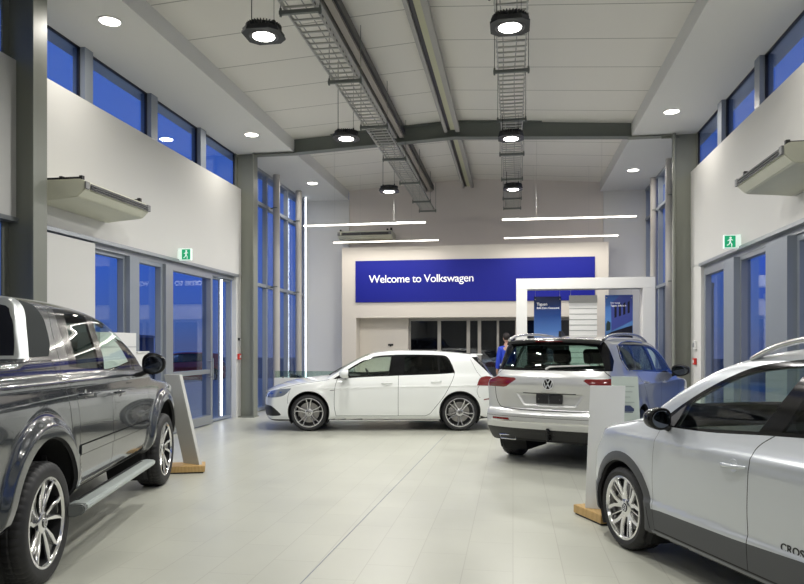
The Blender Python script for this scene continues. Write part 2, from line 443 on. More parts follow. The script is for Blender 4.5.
# cable trays ------------------------------------------------------
def cable_tray(x0, w, label):
    Z = 5.03; y0, y1 = 2.0, 18.0
    bm = bmesh.new()
    for x in (x0, x0+w):
        box(bm, x-.004, x+.004, y0, y1, Z, Z+.06)
        sx_ = .012 if x == x0 else -.012
        box(bm, min(x, x+sx_), max(x, x+sx_), y0, y1, Z, Z+.003)
    y = y0
    n = 0
    while y < y1:
        box(bm, x0, x0+w, y-.010, y+.010, Z+.004, Z+.022); y += .15; n += 1
    root = new('cable_tray', bm, M_galv); tag(root, label, 'cable tray', 'overhead cable trays')
    bm = bmesh.new(); y = y0
    while y < y1:
        for x in (x0-.006, x0+w+.006): box(bm, x-.002, x+.002, y-.02, y+.02, Z+.02, Z+.04)
        y += .15
    new('slots', bm, M_black, root)['kind'] = 'stuff'
    for y in (3.1, 5.05, 7.0, 8.95, 10.9, 12.85, 14.8, 16.75, 17.95):
        bm = bmesh.new(); box(bm, x0-.06, x0+w+.06, y-.02, y+.02, Z-.041, Z-.001)
        for x in (x0-.045, x0+w+.045): tube(bm, (x, y, Z-.06), (x, y, 5.74), .005, 6); tube(bm, (x, y, Z-.06), (x, y, Z+.03), .014, 6)
        new('hanger', bm, M_steel_dark, root)
    bm = bmesh.new()
    rr = random.Random(int(x0*100))
    for i in range(2):
        xx = x0+.06+i*.16; sweep(bm, [(xx+.015*math.sin(y_*1.7+i), y_, Z+.032) for y_ in np.linspace(y0, y1-.1, 60)], .007, 5)
    new('cables', bm, mat('grey_cable', (.32, .33, .32), .6), root)
cable_tray(-2.38, .34, 'left cable tray of galvanised steel, hung under the ceiling beside the dark beam channel')
cable_tray(-.19, .34, 'right cable tray of galvanised steel, above the highbay lamps right of centre')

# high-bay pendants --------------------------------------------------
M_lens = mat('lamp_lens', (1, 1, 1), .3, emit=(1, .98, .92), es=14)
def highbay(cl):
    root = empty('highbay_lamp')
    def octo(r, cut):
        return [(r, -r+cut), (r, r-cut), (r-cut, r), (-r+cut, r), (-r, r-cut), (-r, -r+cut), (-r+cut, -r), (r-cut, -r)]
    bm = bmesh.new(); prism(bm, octo(.185, .075), .012, .05, 'xy'); prism(bm, octo(.195, .08), .0, .018, 'xy')
    new('housing', bm, mat('lamp_black', (.02, .022, .022), .45), root)
    bm = bmesh.new()
    for k in range(36):
        a = 2*PI*k/36
        M = Matrix.Rotation(a, 4, 'Z')
        box(bm, .11, .182, -.005, .005, .05, .105, M=M)
    tube(bm, (0, 0, .05), (0, 0, .12), .11, 20)
    new('heat_sink', bm, MATS['lamp_black'], root)
    bm = bmesh.new(); tube(bm, (0, 0, -.006), (0, 0, .002), .112, 32); new('lens', bm, M_lens, root)
    bm = bmesh.new(); lathe(bm, [(.112, -.004), (.135, -.012), (.15, -.002)], 32, 'z'); new('reflector_ring', bm, mat('lamp_ring', (.06, .06, .06), .3), root)
    bm = bmesh.new()
    for x, y in ((-.13, .0), (.11, .0), (.0, .13)): tube(bm, (x, y, .10), (x, y, .16), .012, 8)
    tube(bm, (-.13, 0, .13), (-.13, 0, cl), .005, 6); tube(bm, (.11, 0, .13), (.11, 0, cl), .0025, 6)
    new('suspension_cable', bm, MATS['lamp_black'], root)
    l = area_light('lamp_light', (0, 0, -.02), .22, P_HIGH, (1, .985, .945), root)
    return root
P_HIGH = 60
hb = highbay(1.19); hb2 = highbay(.367)
spots = [(-2.52, 6.75, 'nearest of the three lamps on the left row'), (-2.52, 10.3, 'middle lamp on the left row, above the left of the sign'), (-2.52, 14.0, 'farthest lamp on the left row, just above the portal sign'),
         (-.03, 6.95, 'nearest lamp on the right row, cut by the top edge'), (-.03, 10.7, 'middle lamp on the right row, in front of the roof beam'), (0.0, 14.2, 'farthest lamp on the right row, under the tray end'),
         (-.03, 2.8, 'unseen, added for light, right row overhead near the camera'), (-.03, -2.0, 'unseen, added for light, right row behind the camera'), (-2.52, -2.0, 'unseen, added for light, left row behind the camera')]  # out-of-view pendants, added for the light they throw
n_ = {0: 0, 1: 0}
for i, (x, y, t) in enumerate(spots):
    k_ = int(x > -1); o = (hb, hb2)[k_] if n_[k_] == 0 else copy_tree((hb, hb2)[k_]); n_[k_] += 1
    o.location = (x, y, 4.66); tag(o, 'black finned high-bay pendant, ' + t, 'pendant lamp', 'high-bay pendants')

# recessed downlights ------------------------------------------------
P_DOWN = 20
def downlight():
    bm = bmesh.new(); lathe(bm, [(.145, 0), (.15, -.006), (.125, -.010), (.118, .0)], 32, 'z')
    r = new('downlight', bm, M_white)
    bm = bmesh.new(); tube(bm, (0, 0, -.006), (0, 0, -.002), .12, 32); new('lens', bm, mat('downlight_lens', (1, 1, 1), .3, emit=(1, .95, .85), es=9), r)
    area_light('lamp_light', (0, 0, -.015), .22, P_DOWN, (1, .95, .87), r)
    return r
dl = downlight()
for i, (x, y, t) in enumerate([(-4.89, 7.8, 'nearest on the left soffit'), (-4.88, 12.43, 'on the left soffit just before the roof beam'), (-4.87, 16.4, 'on the left soffit beside the tall windows'),
        (2.67, 12.34, 'on the right soffit just before the roof beam'), (2.70, 16.33, 'on the right soffit beyond the roof beam'), (2.67, 7.8, 'on the right soffit, the near one outside the frame'), (2.67, 3.2, 'on the right soffit beside the camera, unseen and added for light')]):  # the last one is unseen, added for light near the camera
    o = dl if i == 0 else copy_tree(dl)
    o.location = (x, y, ZS); tag(o, 'round recessed downlight ' + t, 'downlight', 'recessed downlights')

# linear pendants -----------------------------------------------------
M_strip = mat('strip_diffuser', (1, 1, 1), .4, emit=(1, .93, .80), es=4.5)
def strip():
    bm = bmesh.new(); box(bm, 0, 2.68, -.02, .02, -.004, .012); r = new('linear_pendant', bm, M_white)
    bm = bmesh.new(); box(bm, .01, 2.67, -.018, .018, -.024, -.005); new('diffuser', bm, M_strip, r)
    bm = bmesh.new()
    for x in (.7, 2.0): tube(bm, (x, 0, .03), (x, 0, 1.735), .002, 5)
    new('suspension_wire', bm, M_galv, r)
    area_light('lamp_light', (1.34, 0, -.055), 2.6, 26, (1, .95, .87), r, 'RECTANGLE', .05)
    return r
st = strip()
for i, (x, y, t) in enumerate([(-4.5, 14.47, 'left pair, nearer and higher'), (-4.49, 16.95, 'left pair, the one close above the portal'), (-.225, 14.43, 'right pair, the higher one'), (-.22, 16.9, 'right pair, the lower one close above the portal')]):
    o = st if i == 0 else copy_tree(st)
    o.location = (x, y, 4.1); tag(o, 'slim white glowing linear pendant, ' + t, 'linear light', 'linear pendants before the portal')

# vertical light tubes ------------------------------------------------
M_vled = mat('cold_tube', (1, 1, 1), .4, emit=(.86, .92, 1), es=4)
for (x, y, z0, z1, t) in ((XL-.10, 12.93, .10, 2.80, 'upright cold white light tube in the glazing left of the steel column'), (-5.50, 17.9, .05, 5.46, 'tall upright cold white light tube between the far posts and corner')):
    bm = bmesh.new(); box(bm, x-.06, x-.03, y-.03, y+.03, z0-.02, z1+.02); o = new('vertical_light', bm, M_alu)
    tag(o, t, 'light')
    bm = bmesh.new(); tube(bm, (x, y, z0), (x, y, z1), .016, 12); new('tube', bm, M_vled, o)

# ceiling-hung air conditioners ----------------------------------------
def aircon(L, label):
    """long side along local x, outlet faces local -y; back at y=0"""
    r = empty('air_conditioner'); tag(r, label, 'air conditioner', 'wall air conditioners')
    bm = bmesh.new()
    prism(bm, [(0, .0), (0, .25), (-.60, .25), (-.66, .21), (-.66, .13), (-.56, .04), (-.05, .0)], -L/2, L/2, 'yz')
    bmesh.ops.bevel(bm, geom=bm.edges[:], offset=.012, segments=2, affect='EDGES')
    new('casing', bm, M_cream, r, True)
    bm = bmesh.new(); prism(bm, [(-.662, .135), (-.668, .205), (-.672, .205), (-.675, .13)], -L/2+.10, L/2-.04, 'yz')
    new('outlet_grille', bm, M_black, r)
    bm = bmesh.new()
    for z in (.155, .18): box(bm, -L/2+.12, L/2-.06, -.69, -.672, z-.003, z+.003)
    new('louvre', bm, mat('louvre_grey', (.14, .14, .14), .4), r)
    for x in (-L/2+.05, L/2-.02):
        bm = bmesh.new(); box(bm, x-.055, x+.02, -.68, -.655, .13, .215, .004); new('end_cap', bm, mat('aircon_grey', (.20, .20, .20), .5), r)
    for x in (-L/2+.06, L/2-.12):
        bm = bmesh.new(); box(bm, x-.014, x+.014, -.60, .0, .262, .285)
        for y in (-.58, -.32, -.06): box(bm, x-.022, x+.022, y-.02, y+.02, .25, .297)
        box(bm, x-.03, x+.03, -.01, .0, .24, .42)
        new('bracket', bm, M_black, r)
    return r
a = aircon(1.45, 'cream air conditioner on the left white wall above the pickup'); a.location = (XL, 8.10, 3.20); a.rotation_euler = (0, 0, PI/2)
a = aircon(1.45, 'cream air conditioner on the right white wall at the picture edge'); a.location = (XR, 8.06, 3.26); a.rotation_euler = (0, 0, -PI/2)
a = aircon(1.45, 'cream air conditioner on the far wall above the portal, between the strip lights'); a.location = (-3.88, YF+.02, 4.28); a.rotation_euler = (0, 0, 0)
for aa in bpy.data.objects:
    if aa.name.startswith('air_conditioner') and aa.type == 'EMPTY': pass

# portal with the welcome sign ----------------------------------------
PY = 17.62; PX0, PX1 = -4.43, 2.33; PZ = 4.05
bm = bmesh.new()
box(bm, PX0, PX1, PY, YF+.02, 2.21, PZ); box(bm, PX0, -4.05, PY, YF+.02, 0, 2.21); box(bm, 1.98, PX1, PY, YF+.02, 0, 2.21)
pt = new('portal_wall', bm, M_portal); tag(pt, 'big cream portal with the wide blue welcome sign across it', 'portal')
bm = bmesh.new(); box(bm, -4.06, 2.0, PY-.035, PY-.001, 2.61, 3.69, .004)
sg = new('welcome_sign', bm, M_blue); tag(sg, 'wide dark blue sign with white welcome lettering on the portal', 'sign')
text_obj('lettering', 'Welcome to Volkswagen', .285, M_text, (-3.70, PY-.045, 3.115), (PI/2, 0, 0), sg, extrude=.006, offset=.0, spacing=.935)
# recessed shopfront under the portal
bm = bmesh.new(); box(bm, -4.05, -2.74, PY+.45, PY+.55, 0, 2.21); struct('wall_recess', bm, M_portal)
bm = bmesh.new(); box(bm, -3.28, -3.14, PY+.43, PY+.45, 1.48, 1.53); box(bm, -3.23, -3.19, PY+.40, PY+.45, 1.46, 1.50); o = new('sensor', bm, M_black); tag(o, 'small black sensor on the cream recess wall above the white hatchback', 'sensor')
M_darkglass = glassmat('shopfront_glass', (.30, .33, .38), .06)
def front(x0, x1, kind, inner=()):
    wcount[0] += 1
    y = PY+.62; bm = bmesh.new(); fw = .045
    box(bm, x0, x0+fw, y-.04, y+.04, 0, 2.21); box(bm, x1-fw, x1, y-.04, y+.04, 0, 2.21); box(bm, x0+fw, x1-fw, y-.04, y+.04, 2.14, 2.21); box(bm, x0+fw, x1-fw, y-.04, y+.04, 0, .10)
    for xi in inner: box(bm, xi-.03, xi+.03, y-.035, y+.035, .1, 2.14)
    o = struct('%s_%d' % (kind, wcount[0]), bm, mat('bronze_frame', (.36, .34, .31), .4, .4))
    bm = bmesh.new(); box(bm, x0+fw, x1-fw, y-.005, y+.005, .1, 2.14); new('pane', bm, M_darkglass, o)
front(-2.74, -1.93, 'window'); front(-1.93, -1.16, 'window'); front(-1.16, -.87, 'window'); front(-.87, .10, 'door', (-.39,)); front(.10, 2.0, 'window', (1.05,))
# back room behind the glass
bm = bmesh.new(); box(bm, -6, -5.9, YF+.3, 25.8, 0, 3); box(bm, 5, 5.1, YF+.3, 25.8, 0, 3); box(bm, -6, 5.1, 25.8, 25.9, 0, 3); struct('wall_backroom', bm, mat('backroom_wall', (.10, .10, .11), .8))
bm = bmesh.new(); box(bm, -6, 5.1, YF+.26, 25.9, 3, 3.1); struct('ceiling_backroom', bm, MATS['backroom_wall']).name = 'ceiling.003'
area_light('backroom_lamp_light', (-.5, 21.5, 2.9), 1.2, 60, (.9, .95, 1))
bm = bmesh.new(); box(bm, -1.1, .1, 20.9, 22.1, 2.93, 3.0); o = new('ceiling_lamp', bm, mat('panel_lamp', (1, 1, 1), .5, emit=(1, 1, 1), es=1.5)); tag(o, 'dim ceiling panel in the room behind the dark glass', 'lamp')
# ================================================================== CARS
def pchip(xs, ys):
    """monotone cubic interpolation, sampled to a table for np.interp"""
    x = np.array(xs, float); y = np.array(ys, float)
    if len(x) == 1: return lambda q: np.full_like(np.asarray(q, float), y[0])
    h = np.diff(x); d = np.diff(y)/h; m = np.zeros(len(x))
    for i in range(1, len(x)-1):
        if d[i-1]*d[i] > 0:
            w1 = 2*h[i]+h[i-1]; w2 = h[i]+2*h[i-1]; m[i] = (w1+w2)/(w1/d[i-1]+w2/d[i])
    m[0] = d[0]; m[-1] = d[-1]
    X = np.linspace(x[0], x[-1], 700); i = np.clip(np.searchsorted(x, X, side='right')-1, 0, len(h)-1)
    t = (X-x[i])/h[i]
    Y = (2*t**3-3*t**2+1)*y[i]+(t**3-2*t**2+t)*h[i]*m[i]+(-2*t**3+3*t**2)*y[i+1]+(t**3-t**2)*h[i]*m[i+1]
    return lambda q: np.interp(q, X, Y)
def table(pts): return pchip([p[0] for p in pts], [p[1] for p in pts])

class Body:
    """closed car skin given by its side, plan and end profiles; a = metres behind the front axle"""
    def __init__(s, sp):
        s.sp = sp
        s.T = table(sp['top']); s.P = table(sp['plan']); s.S = table(sp['sect'])
        s.Xf = table(sp['front']); s.Xr = table(sp['rear']); s.B = table(sp['bottom'])
        s.cf, s.cr = sp.get('cf', .22), sp.get('cr', .12)
        s.crown = table(sp.get('crown', [(-2, .05), (6, .05)])); s.k = sp.get('k', .022)
        s.hw = sp['hw']
    def F(s, a, y, z):
        ay = np.abs(y); w = s.P(a)
        side = w+s.S(z)
        for (wa, wz, R, amp, sg) in s.sp.get('flares', ()):
            r = np.sqrt((a-wa)**2+(z-wz)**2)
            side = side + amp*np.exp(-((np.maximum(r-R, 0))/sg)**2)
        for (fz0, fz1, fa0, fa1, amp, sg) in s.sp.get('creases', ()):
            t = np.clip((a-fa0)/(fa1-fa0), 0, 1); zc = fz0+(fz1-fz0)*t
            side = side + amp*np.exp(-((z-zc)/sg)**2)*np.clip(np.minimum((a-fa0+.2)/.3, (fa1+.2-a)/.3), 0, 1)
        yn = np.clip(ay/s.hw, 0, 1.3)
        f = [ay-side, z-(s.T(a)-s.crown(a)*yn**2), (s.Xf(z)+s.cf*yn**3)-a, a-(s.Xr(z)-s.cr*yn**3), s.B(a)-z]
        for q in s.sp.get('extra', ()): f.append(q(a, ay, z))
        f = np.stack(f); mx = f.max(0)
        return mx + s.k*np.log(np.exp((f-mx)/s.k).sum(0))
    def grad(s, p):
        e = 1.5e-3; g = np.empty_like(p)
        for i in range(3):
            d = np.zeros(3); d[i] = e
            g[:, i] = s.F(*(p+d).T)-s.F(*(p-d).T)
        g /= np.maximum(np.linalg.norm(g, axis=1), 1e-9)[:, None]
        return g
    def mesh(s, Ni=300, Nj=110):
        sp = s.sp; z0 = sp.get('z0', .55); wc = .5
        a0 = sp['front_x']+.45; a1 = sp['rear_x']-.45
        O = []; D = []
        for t in np.linspace(0, 1, 24)[:-1]: O.append((wc*t, z0)); D.append((0, -1))
        for t in np.linspace(-PI/2, PI/2, 170): O.append((wc, z0)); D.append((math.cos(t), math.sin(t)))
        for t in np.linspace(1, 0, 24)[1:]: O.append((wc*t, z0)); D.append((0, 1))
        O = np.array(O); D = np.array(D); st = []
        for t in np.linspace(-PI/2, 0, 110)[:-1]: st.append((a0, math.sin(t), math.cos(t)))
        for a in np.linspace(a0, a1, 260): st.append((a, 0, 1))
        for t in np.linspace(0, PI/2, 130)[1:]: st.append((a1, math.sin(t), math.cos(t)))
        st = np.array(st)
        I, J = len(st), len(O)
        ox = np.broadcast_to(st[:, None, 0], (I, J)).ravel(); oy = np.broadcast_to(O[None, :, 0], (I, J)).ravel(); oz = np.broadcast_to(O[None, :, 1], (I, J)).ravel()
        dx = np.broadcast_to(st[:, None, 1], (I, J)).ravel(); dy = (st[:, None, 2]*D[None, :, 0]).ravel(); dz = (st[:, None, 2]*D[None, :, 1]).ravel()
        lo = np.zeros(I*J); hi = np.full(I*J, 2.2)
        for _ in range(20):
            m = (lo+hi)/2; f = s.F(ox+dx*m, oy+dy*m, oz+dz*m); ins = f < 0
            lo = np.where(ins, m, lo); hi = np.where(ins, hi, m)
        G = np.stack([ox+dx*lo, oy+dy*lo, oz+dz*lo], 1).reshape(I, J, 3)
        G[:, 0, 1] = 0; G[:, -1, 1] = 0
        def resample(A, N):     # along axis 0
            seg = np.linalg.norm(np.diff(A, axis=0), axis=2); cum = np.concatenate([np.zeros((1, A.shape[1])), np.cumsum(seg, 0)])
            out = np.empty((N, A.shape[1], 3))
            for j in range(A.shape[1]):
                t = np.linspace(0, cum[-1, j], N)
                for c_ in range(3): out[:, j, c_] = np.interp(t, cum[:, j]+np.arange(len(cum))*1e-9, A[:, j, c_])
            return out
        G = resample(G, Ni); G = resample(G.transpose(1, 0, 2), Nj).transpose(1, 0, 2)
        P = G.reshape(-1, 3)
        for _ in range(2):
            f = s.F(*P.T); g = s.grad(P); fix = np.abs(f) < .02
            P = P - np.where(fix, f, 0)[:, None]*g*.7
        G = P.reshape(Ni, Nj, 3); G[:, 0, 1] = 0; G[:, -1, 1] = 0
        P = G.reshape(-1, 3)
        idx = np.arange(Ni*Nj).reshape(Ni, Nj)
        faces = np.stack([idx[:-1, :-1], idx[1:, :-1], idx[1:, 1:], idx[:-1, 1:]], -1).reshape(-1, 4)
        return P, faces

class Skin:
    """the body mesh (y>=0 half) that gets cut along outlines and sorted into regions"""
    AX = {'side': (0, 2), 'back': (1, 2), 'top': (0, 1)}
    def __init__(s, body, Ni, Nj):
        s.body = body
        P, F = body.mesh(Ni, Nj)
        cap = len(P)*3
        s.V = np.zeros((cap, 3)); s.V[:len(P)] = P; s.nv = len(P)
        s.F = [tuple(int(q) for q in f) for f in F]; fc = len(F)*4
        s.bb = np.zeros((fc, 6)); s.n = np.zeros((fc, 3)); s.nf = len(F)
        q = P[F]; s.bb[:s.nf, :3] = q.min(1); s.bb[:s.nf, 3:] = q.max(1)
        s.n[:s.nf] = body.grad(q.mean(1))
    def facing(s, ax, th):
        n = s.n[:s.nf]
        if ax == 'side': return n[:, 1] > th
        if ax == 'back': return n[:, 0] > th
        if ax == 'front': return n[:, 0] < -th
        if ax == 'bottom': return n[:, 2] < -th
        return n[:, 2] > th
    def cut(s, poly, ax='side', th=.12, closed=True, face=None):
        i0, i1 = s.AX[ax]; face = face or ax
        pts = [tuple(p) for p in poly]; n = len(pts)
        for k in range(n if closed else n-1):
            p = pts[k]; q = pts[(k+1) % n]
            L = math.hypot(q[0]-p[0], q[1]-p[1])
            if L < 1e-5: continue
            x0, x1 = min(p[0], q[0])-.004, max(p[0], q[0])+.004; y0, y1 = min(p[1], q[1])-.004, max(p[1], q[1])+.004
            bb = s.bb[:s.nf]
            sel = np.nonzero((bb[:, i0] < x1) & (bb[:, i0+3] > x0) & (bb[:, i1] < y1) & (bb[:, i1+3] > y0) & s.facing(face, th))[0]
            nx, ny = -(q[1]-p[1])/L, (q[0]-p[0])/L; c0 = nx*p[0]+ny*p[1]
            cache = {}
            for fi in sel:
                f = s.F[fi]; V = s.V
                d = [nx*V[v, i0]+ny*V[v, i1]-c0 for v in f]
                d = [0. if abs(e_) < 2e-5 else e_ for e_ in d]
                if max(d) <= 0 or min(d) >= 0: continue
                A, B = [], []
                m = len(f)
                for j in range(m):
                    v, w = f[j], f[(j+1) % m]; dv, dw = d[j], d[(j+1) % m]
                    if dv >= 0: A.append(v)
                    if dv <= 0: B.append(v)
                    if dv*dw < 0:
                        key = (v, w) if v < w else (w, v)
                        nvx = cache.get(key)
                        if nvx is None:
                            t = dv/(dv-dw); s.V[s.nv] = V[v]*(1-t)+V[w]*t; nvx = cache[key] = s.nv; s.nv += 1
                        A.append(nvx); B.append(nvx)
                if len(A) < 3 or len(B) < 3: continue
                s.F[fi] = tuple(A); s.F.append(tuple(B)); j = s.nf; s.nf += 1
                s.n[j] = s.n[fi]
                for r_, fl in ((fi, A), (j, B)):
                    pv = s.V[fl]; s.bb[r_, :3] = pv.min(0); s.bb[r_, 3:] = pv.max(0)
    def start(s):
        """after all cuts"""
        s.cen = np.array([s.V[list(f)].mean(0) for f in s.F]); s.reg = np.full(s.nf, 'body', dtype='U24')
    def inside(s, poly, ax):
        i0, i1 = s.AX[ax]; x = s.cen[:, i0]; y = s.cen[:, i1]; r = np.zeros(len(x), bool)
        n = len(poly)
        for k in range(n):
            (xa, ya), (xb, yb) = poly[k], poly[(k+1) % n]
            if ya == yb: continue
            c_ = ((ya > y) != (yb > y)) & (x < (xb-xa)*(y-ya)/(yb-ya)+xa)
            r ^= c_
        return r
    def paint(s, poly, name, ax='side', th=.12, face=None, only=None, amin=-9):
        m = s.inside(poly, ax) & s.facing(face or ax, th) & (s.cen[:, 0] > amin)
        if only: m &= np.isin(s.reg, only)
        s.reg[m] = name
    def near(s, line, w, name, ax='side', th=.12, only=None):
        i0, i1 = s.AX[ax]; x = s.cen[:, i0]; y = s.cen[:, i1]; m = np.zeros(len(x), bool)
        for k in range(len(line)-1):
            (xa, ya), (xb, yb) = line[k], line[k+1]; L2 = (xb-xa)**2+(yb-ya)**2
            t = np.clip(((x-xa)*(xb-xa)+(y-ya)*(yb-ya))/L2, 0, 1)
            m |= np.hypot(x-xa-t*(xb-xa), y-ya-t*(yb-ya)) < w*.5
        m &= s.facing(ax, th)
        if only: m &= np.isin(s.reg, only)
        s.reg[m] = name
    def build(s, names, oname, m, parent, side=0, off=0., where=None, flip=False):
        """side: +1 left half, -1 right half, 0 both"""
        names = [names] if isinstance(names, str) else names
        sel = np.isin(s.reg, names)
        if where is not None: sel &= where
        fs = [s.F[i] for i in np.nonzero(sel)[0]]
        if not fs: return None
        used = sorted({v for f in fs for v in f}); mp = {v: i for i, v in enumerate(used)}
        P = s.V[used]; N = s.body.grad(P)
        P = P + N*off
        c_ = s.V[[f[0] for f in fs]]
        out_v = []; out_n = []; out_f = []
        for sg in ((1, -1) if side == 0 else (side,)):
            b = len(out_v)
            for p, n_ in zip(P, N):
                out_v.append((-p[0], sg*p[1], p[2])); out_n.append((-n_[0], sg*n_[1], n_[2]))
            for f in fs:
                q = [mp[v]+b for v in f]
                out_f.append(q)
        me = bpy.data.meshes.new(oname); 
        Vn = np.array(out_v); Nn = np.array(out_n); ff = []
        for q in out_f:
            a_, b_, c2 = Vn[q[0]], Vn[q[1]], Vn[q[2]]
            nn = np.cross(b_-a_, c2-a_)
            if len(q) > 3: nn = nn + np.cross(c2-a_, Vn[q[3]]-a_)
            if nn @ Nn[q].sum(0) < 0: q = q[::-1]
            if flip: q = q[::-1]
            ff.append(q)
        me.from_pydata([tuple(v) for v in Vn], [], ff)
        me.polygons.foreach_set('use_smooth', [True]*len(me.polygons))
        me.normals_split_custom_set_from_vertices([tuple(-n_ if flip else n_) for n_ in Nn])
        me.materials.append(m)
        o = bpy.data.objects.new(oname, me); COL.objects.link(o)
        if parent: o.parent = parent
        return o

def spline(pts, n=8, closed=False):
    """smooth polyline through points (Catmull-Rom); a point given as (x, z, 1) stays a sharp corner"""
    out = []; m = len(pts)
    seg = m if closed else m-1
    for i in range(seg):
        p1 = pts[i]; p2 = pts[(i+1) % m]
        p0 = pts[i-1] if (closed or i > 0) else p1; p3 = pts[(i+2) % m] if (closed or i < m-2) else p2
        if len(p1) > 2: p0 = p1
        if len(p2) > 2: p3 = p2
        for k in range(n):
            t = k/n
            out.append(tuple(.5*(2*p1[c_]+(-p0[c_]+p2[c_])*t+(2*p0[c_]-5*p1[c_]+4*p2[c_]-p3[c_])*t*t+(-p0[c_]+3*p1[c_]-3*p2[c_]+p3[c_])*t**3) for c_ in (0, 1)))
    if not closed: out.append(tuple(pts[-1][:2]))
    return out
def grow(poly, d):
    """offset a closed outline outward by d"""
    A = sum(poly[i][0]*poly[(i+1) % len(poly)][1]-poly[(i+1) % len(poly)][0]*poly[i][1] for i in range(len(poly)))
    sg = 1 if A > 0 else -1; out = []; n = len(poly)
    for i in range(n):
        a, b_, c_ = poly[i-1], poly[i], poly[(i+1) % n]
        t1 = Vector((b_[0]-a[0], b_[1]-a[1])); t2 = Vector((c_[0]-b_[0], c_[1]-b_[1]))
        if t1.length < 1e-6: t1 = t2
        if t2.length < 1e-6: t2 = t1
        t1.normalize(); t2.normalize()
        n1 = Vector((t1.y, -t1.x))*sg; n2 = Vector((t2.y, -t2.x))*sg; m_ = n1+n2
        if m_.length < .3: m_ = n1*1.0
        m_ = m_/max(.5, (m_.length**2)/2)
        out.append((b_[0]+m_.x*d, b_[1]+m_.y*d))
    return out
def strip_poly(line, w):
    """closed outline round an open line"""
    L, R = [], []
    n = len(line)
    for i in range(n):
        a = line[max(0, i-1)]; b_ = line[min(n-1, i+1)]
        t = Vector((b_[0]-a[0], b_[1]-a[1])).normalized(); nn = Vector((-t.y, t.x))*w/2
        L.append((line[i][0]+nn.x, line[i][1]+nn.y)); R.append((line[i][0]-nn.x, line[i][1]-nn.y))
    return L, R
def circ(ca, cz, r, a0=0, a1=360, n=40): return [(ca+r*math.cos(math.radians(a0+(a1-a0)*k/n)), cz+r*math.sin(math.radians(a0+(a1-a0)*k/n))) for k in range(n if a1-a0 == 360 else n+1)]

# ---- wheels ----------------------------------------------------------
M_rim = mat('rim_silver', (.62, .62, .63), .22, .9)
M_rim_polished = mat('rim_polished', (.80, .80, .80), .16, 1.)
M_rim_dark = mat('rim_black', (.012, .012, .013), .18, .2, coat=.6)
M_disc = mat('brake_disc', (.35, .34, .33), .35, .9)
def emblem(bm, R, M, th=.012, t=.006):
    """round badge: ring, V over W"""
    def bar(p, q, w):
        p = Vector(p); q = Vector(q); d = (q-p).normalized(); n_ = Vector((-d.y, d.x))*w/2
        prism(bm, [tuple(p+n_), tuple(q+n_), tuple(q-n_), tuple(p-n_)], 0, t, 'xz', M=M)
    ring = []
    lathe(bm, [(R*.86, 0), (R*.86, t), (R, t), (R, 0), (R*.86, 0)], 32, 'y', M=M)
    w = R*.15
    bar((-R*.40, R*.80), (0, R*.10), w); bar((R*.40, R*.80), (0, R*.10), w)
    bar((-R*.76, R*.42), (-R*.34, -R*.74), w); bar((R*.76, R*.42), (R*.34, -R*.74), w)
    bar((-R*.36, -R*.72), (0, -R*.02), w); bar((R*.36, -R*.72), (0, -R*.02), w)
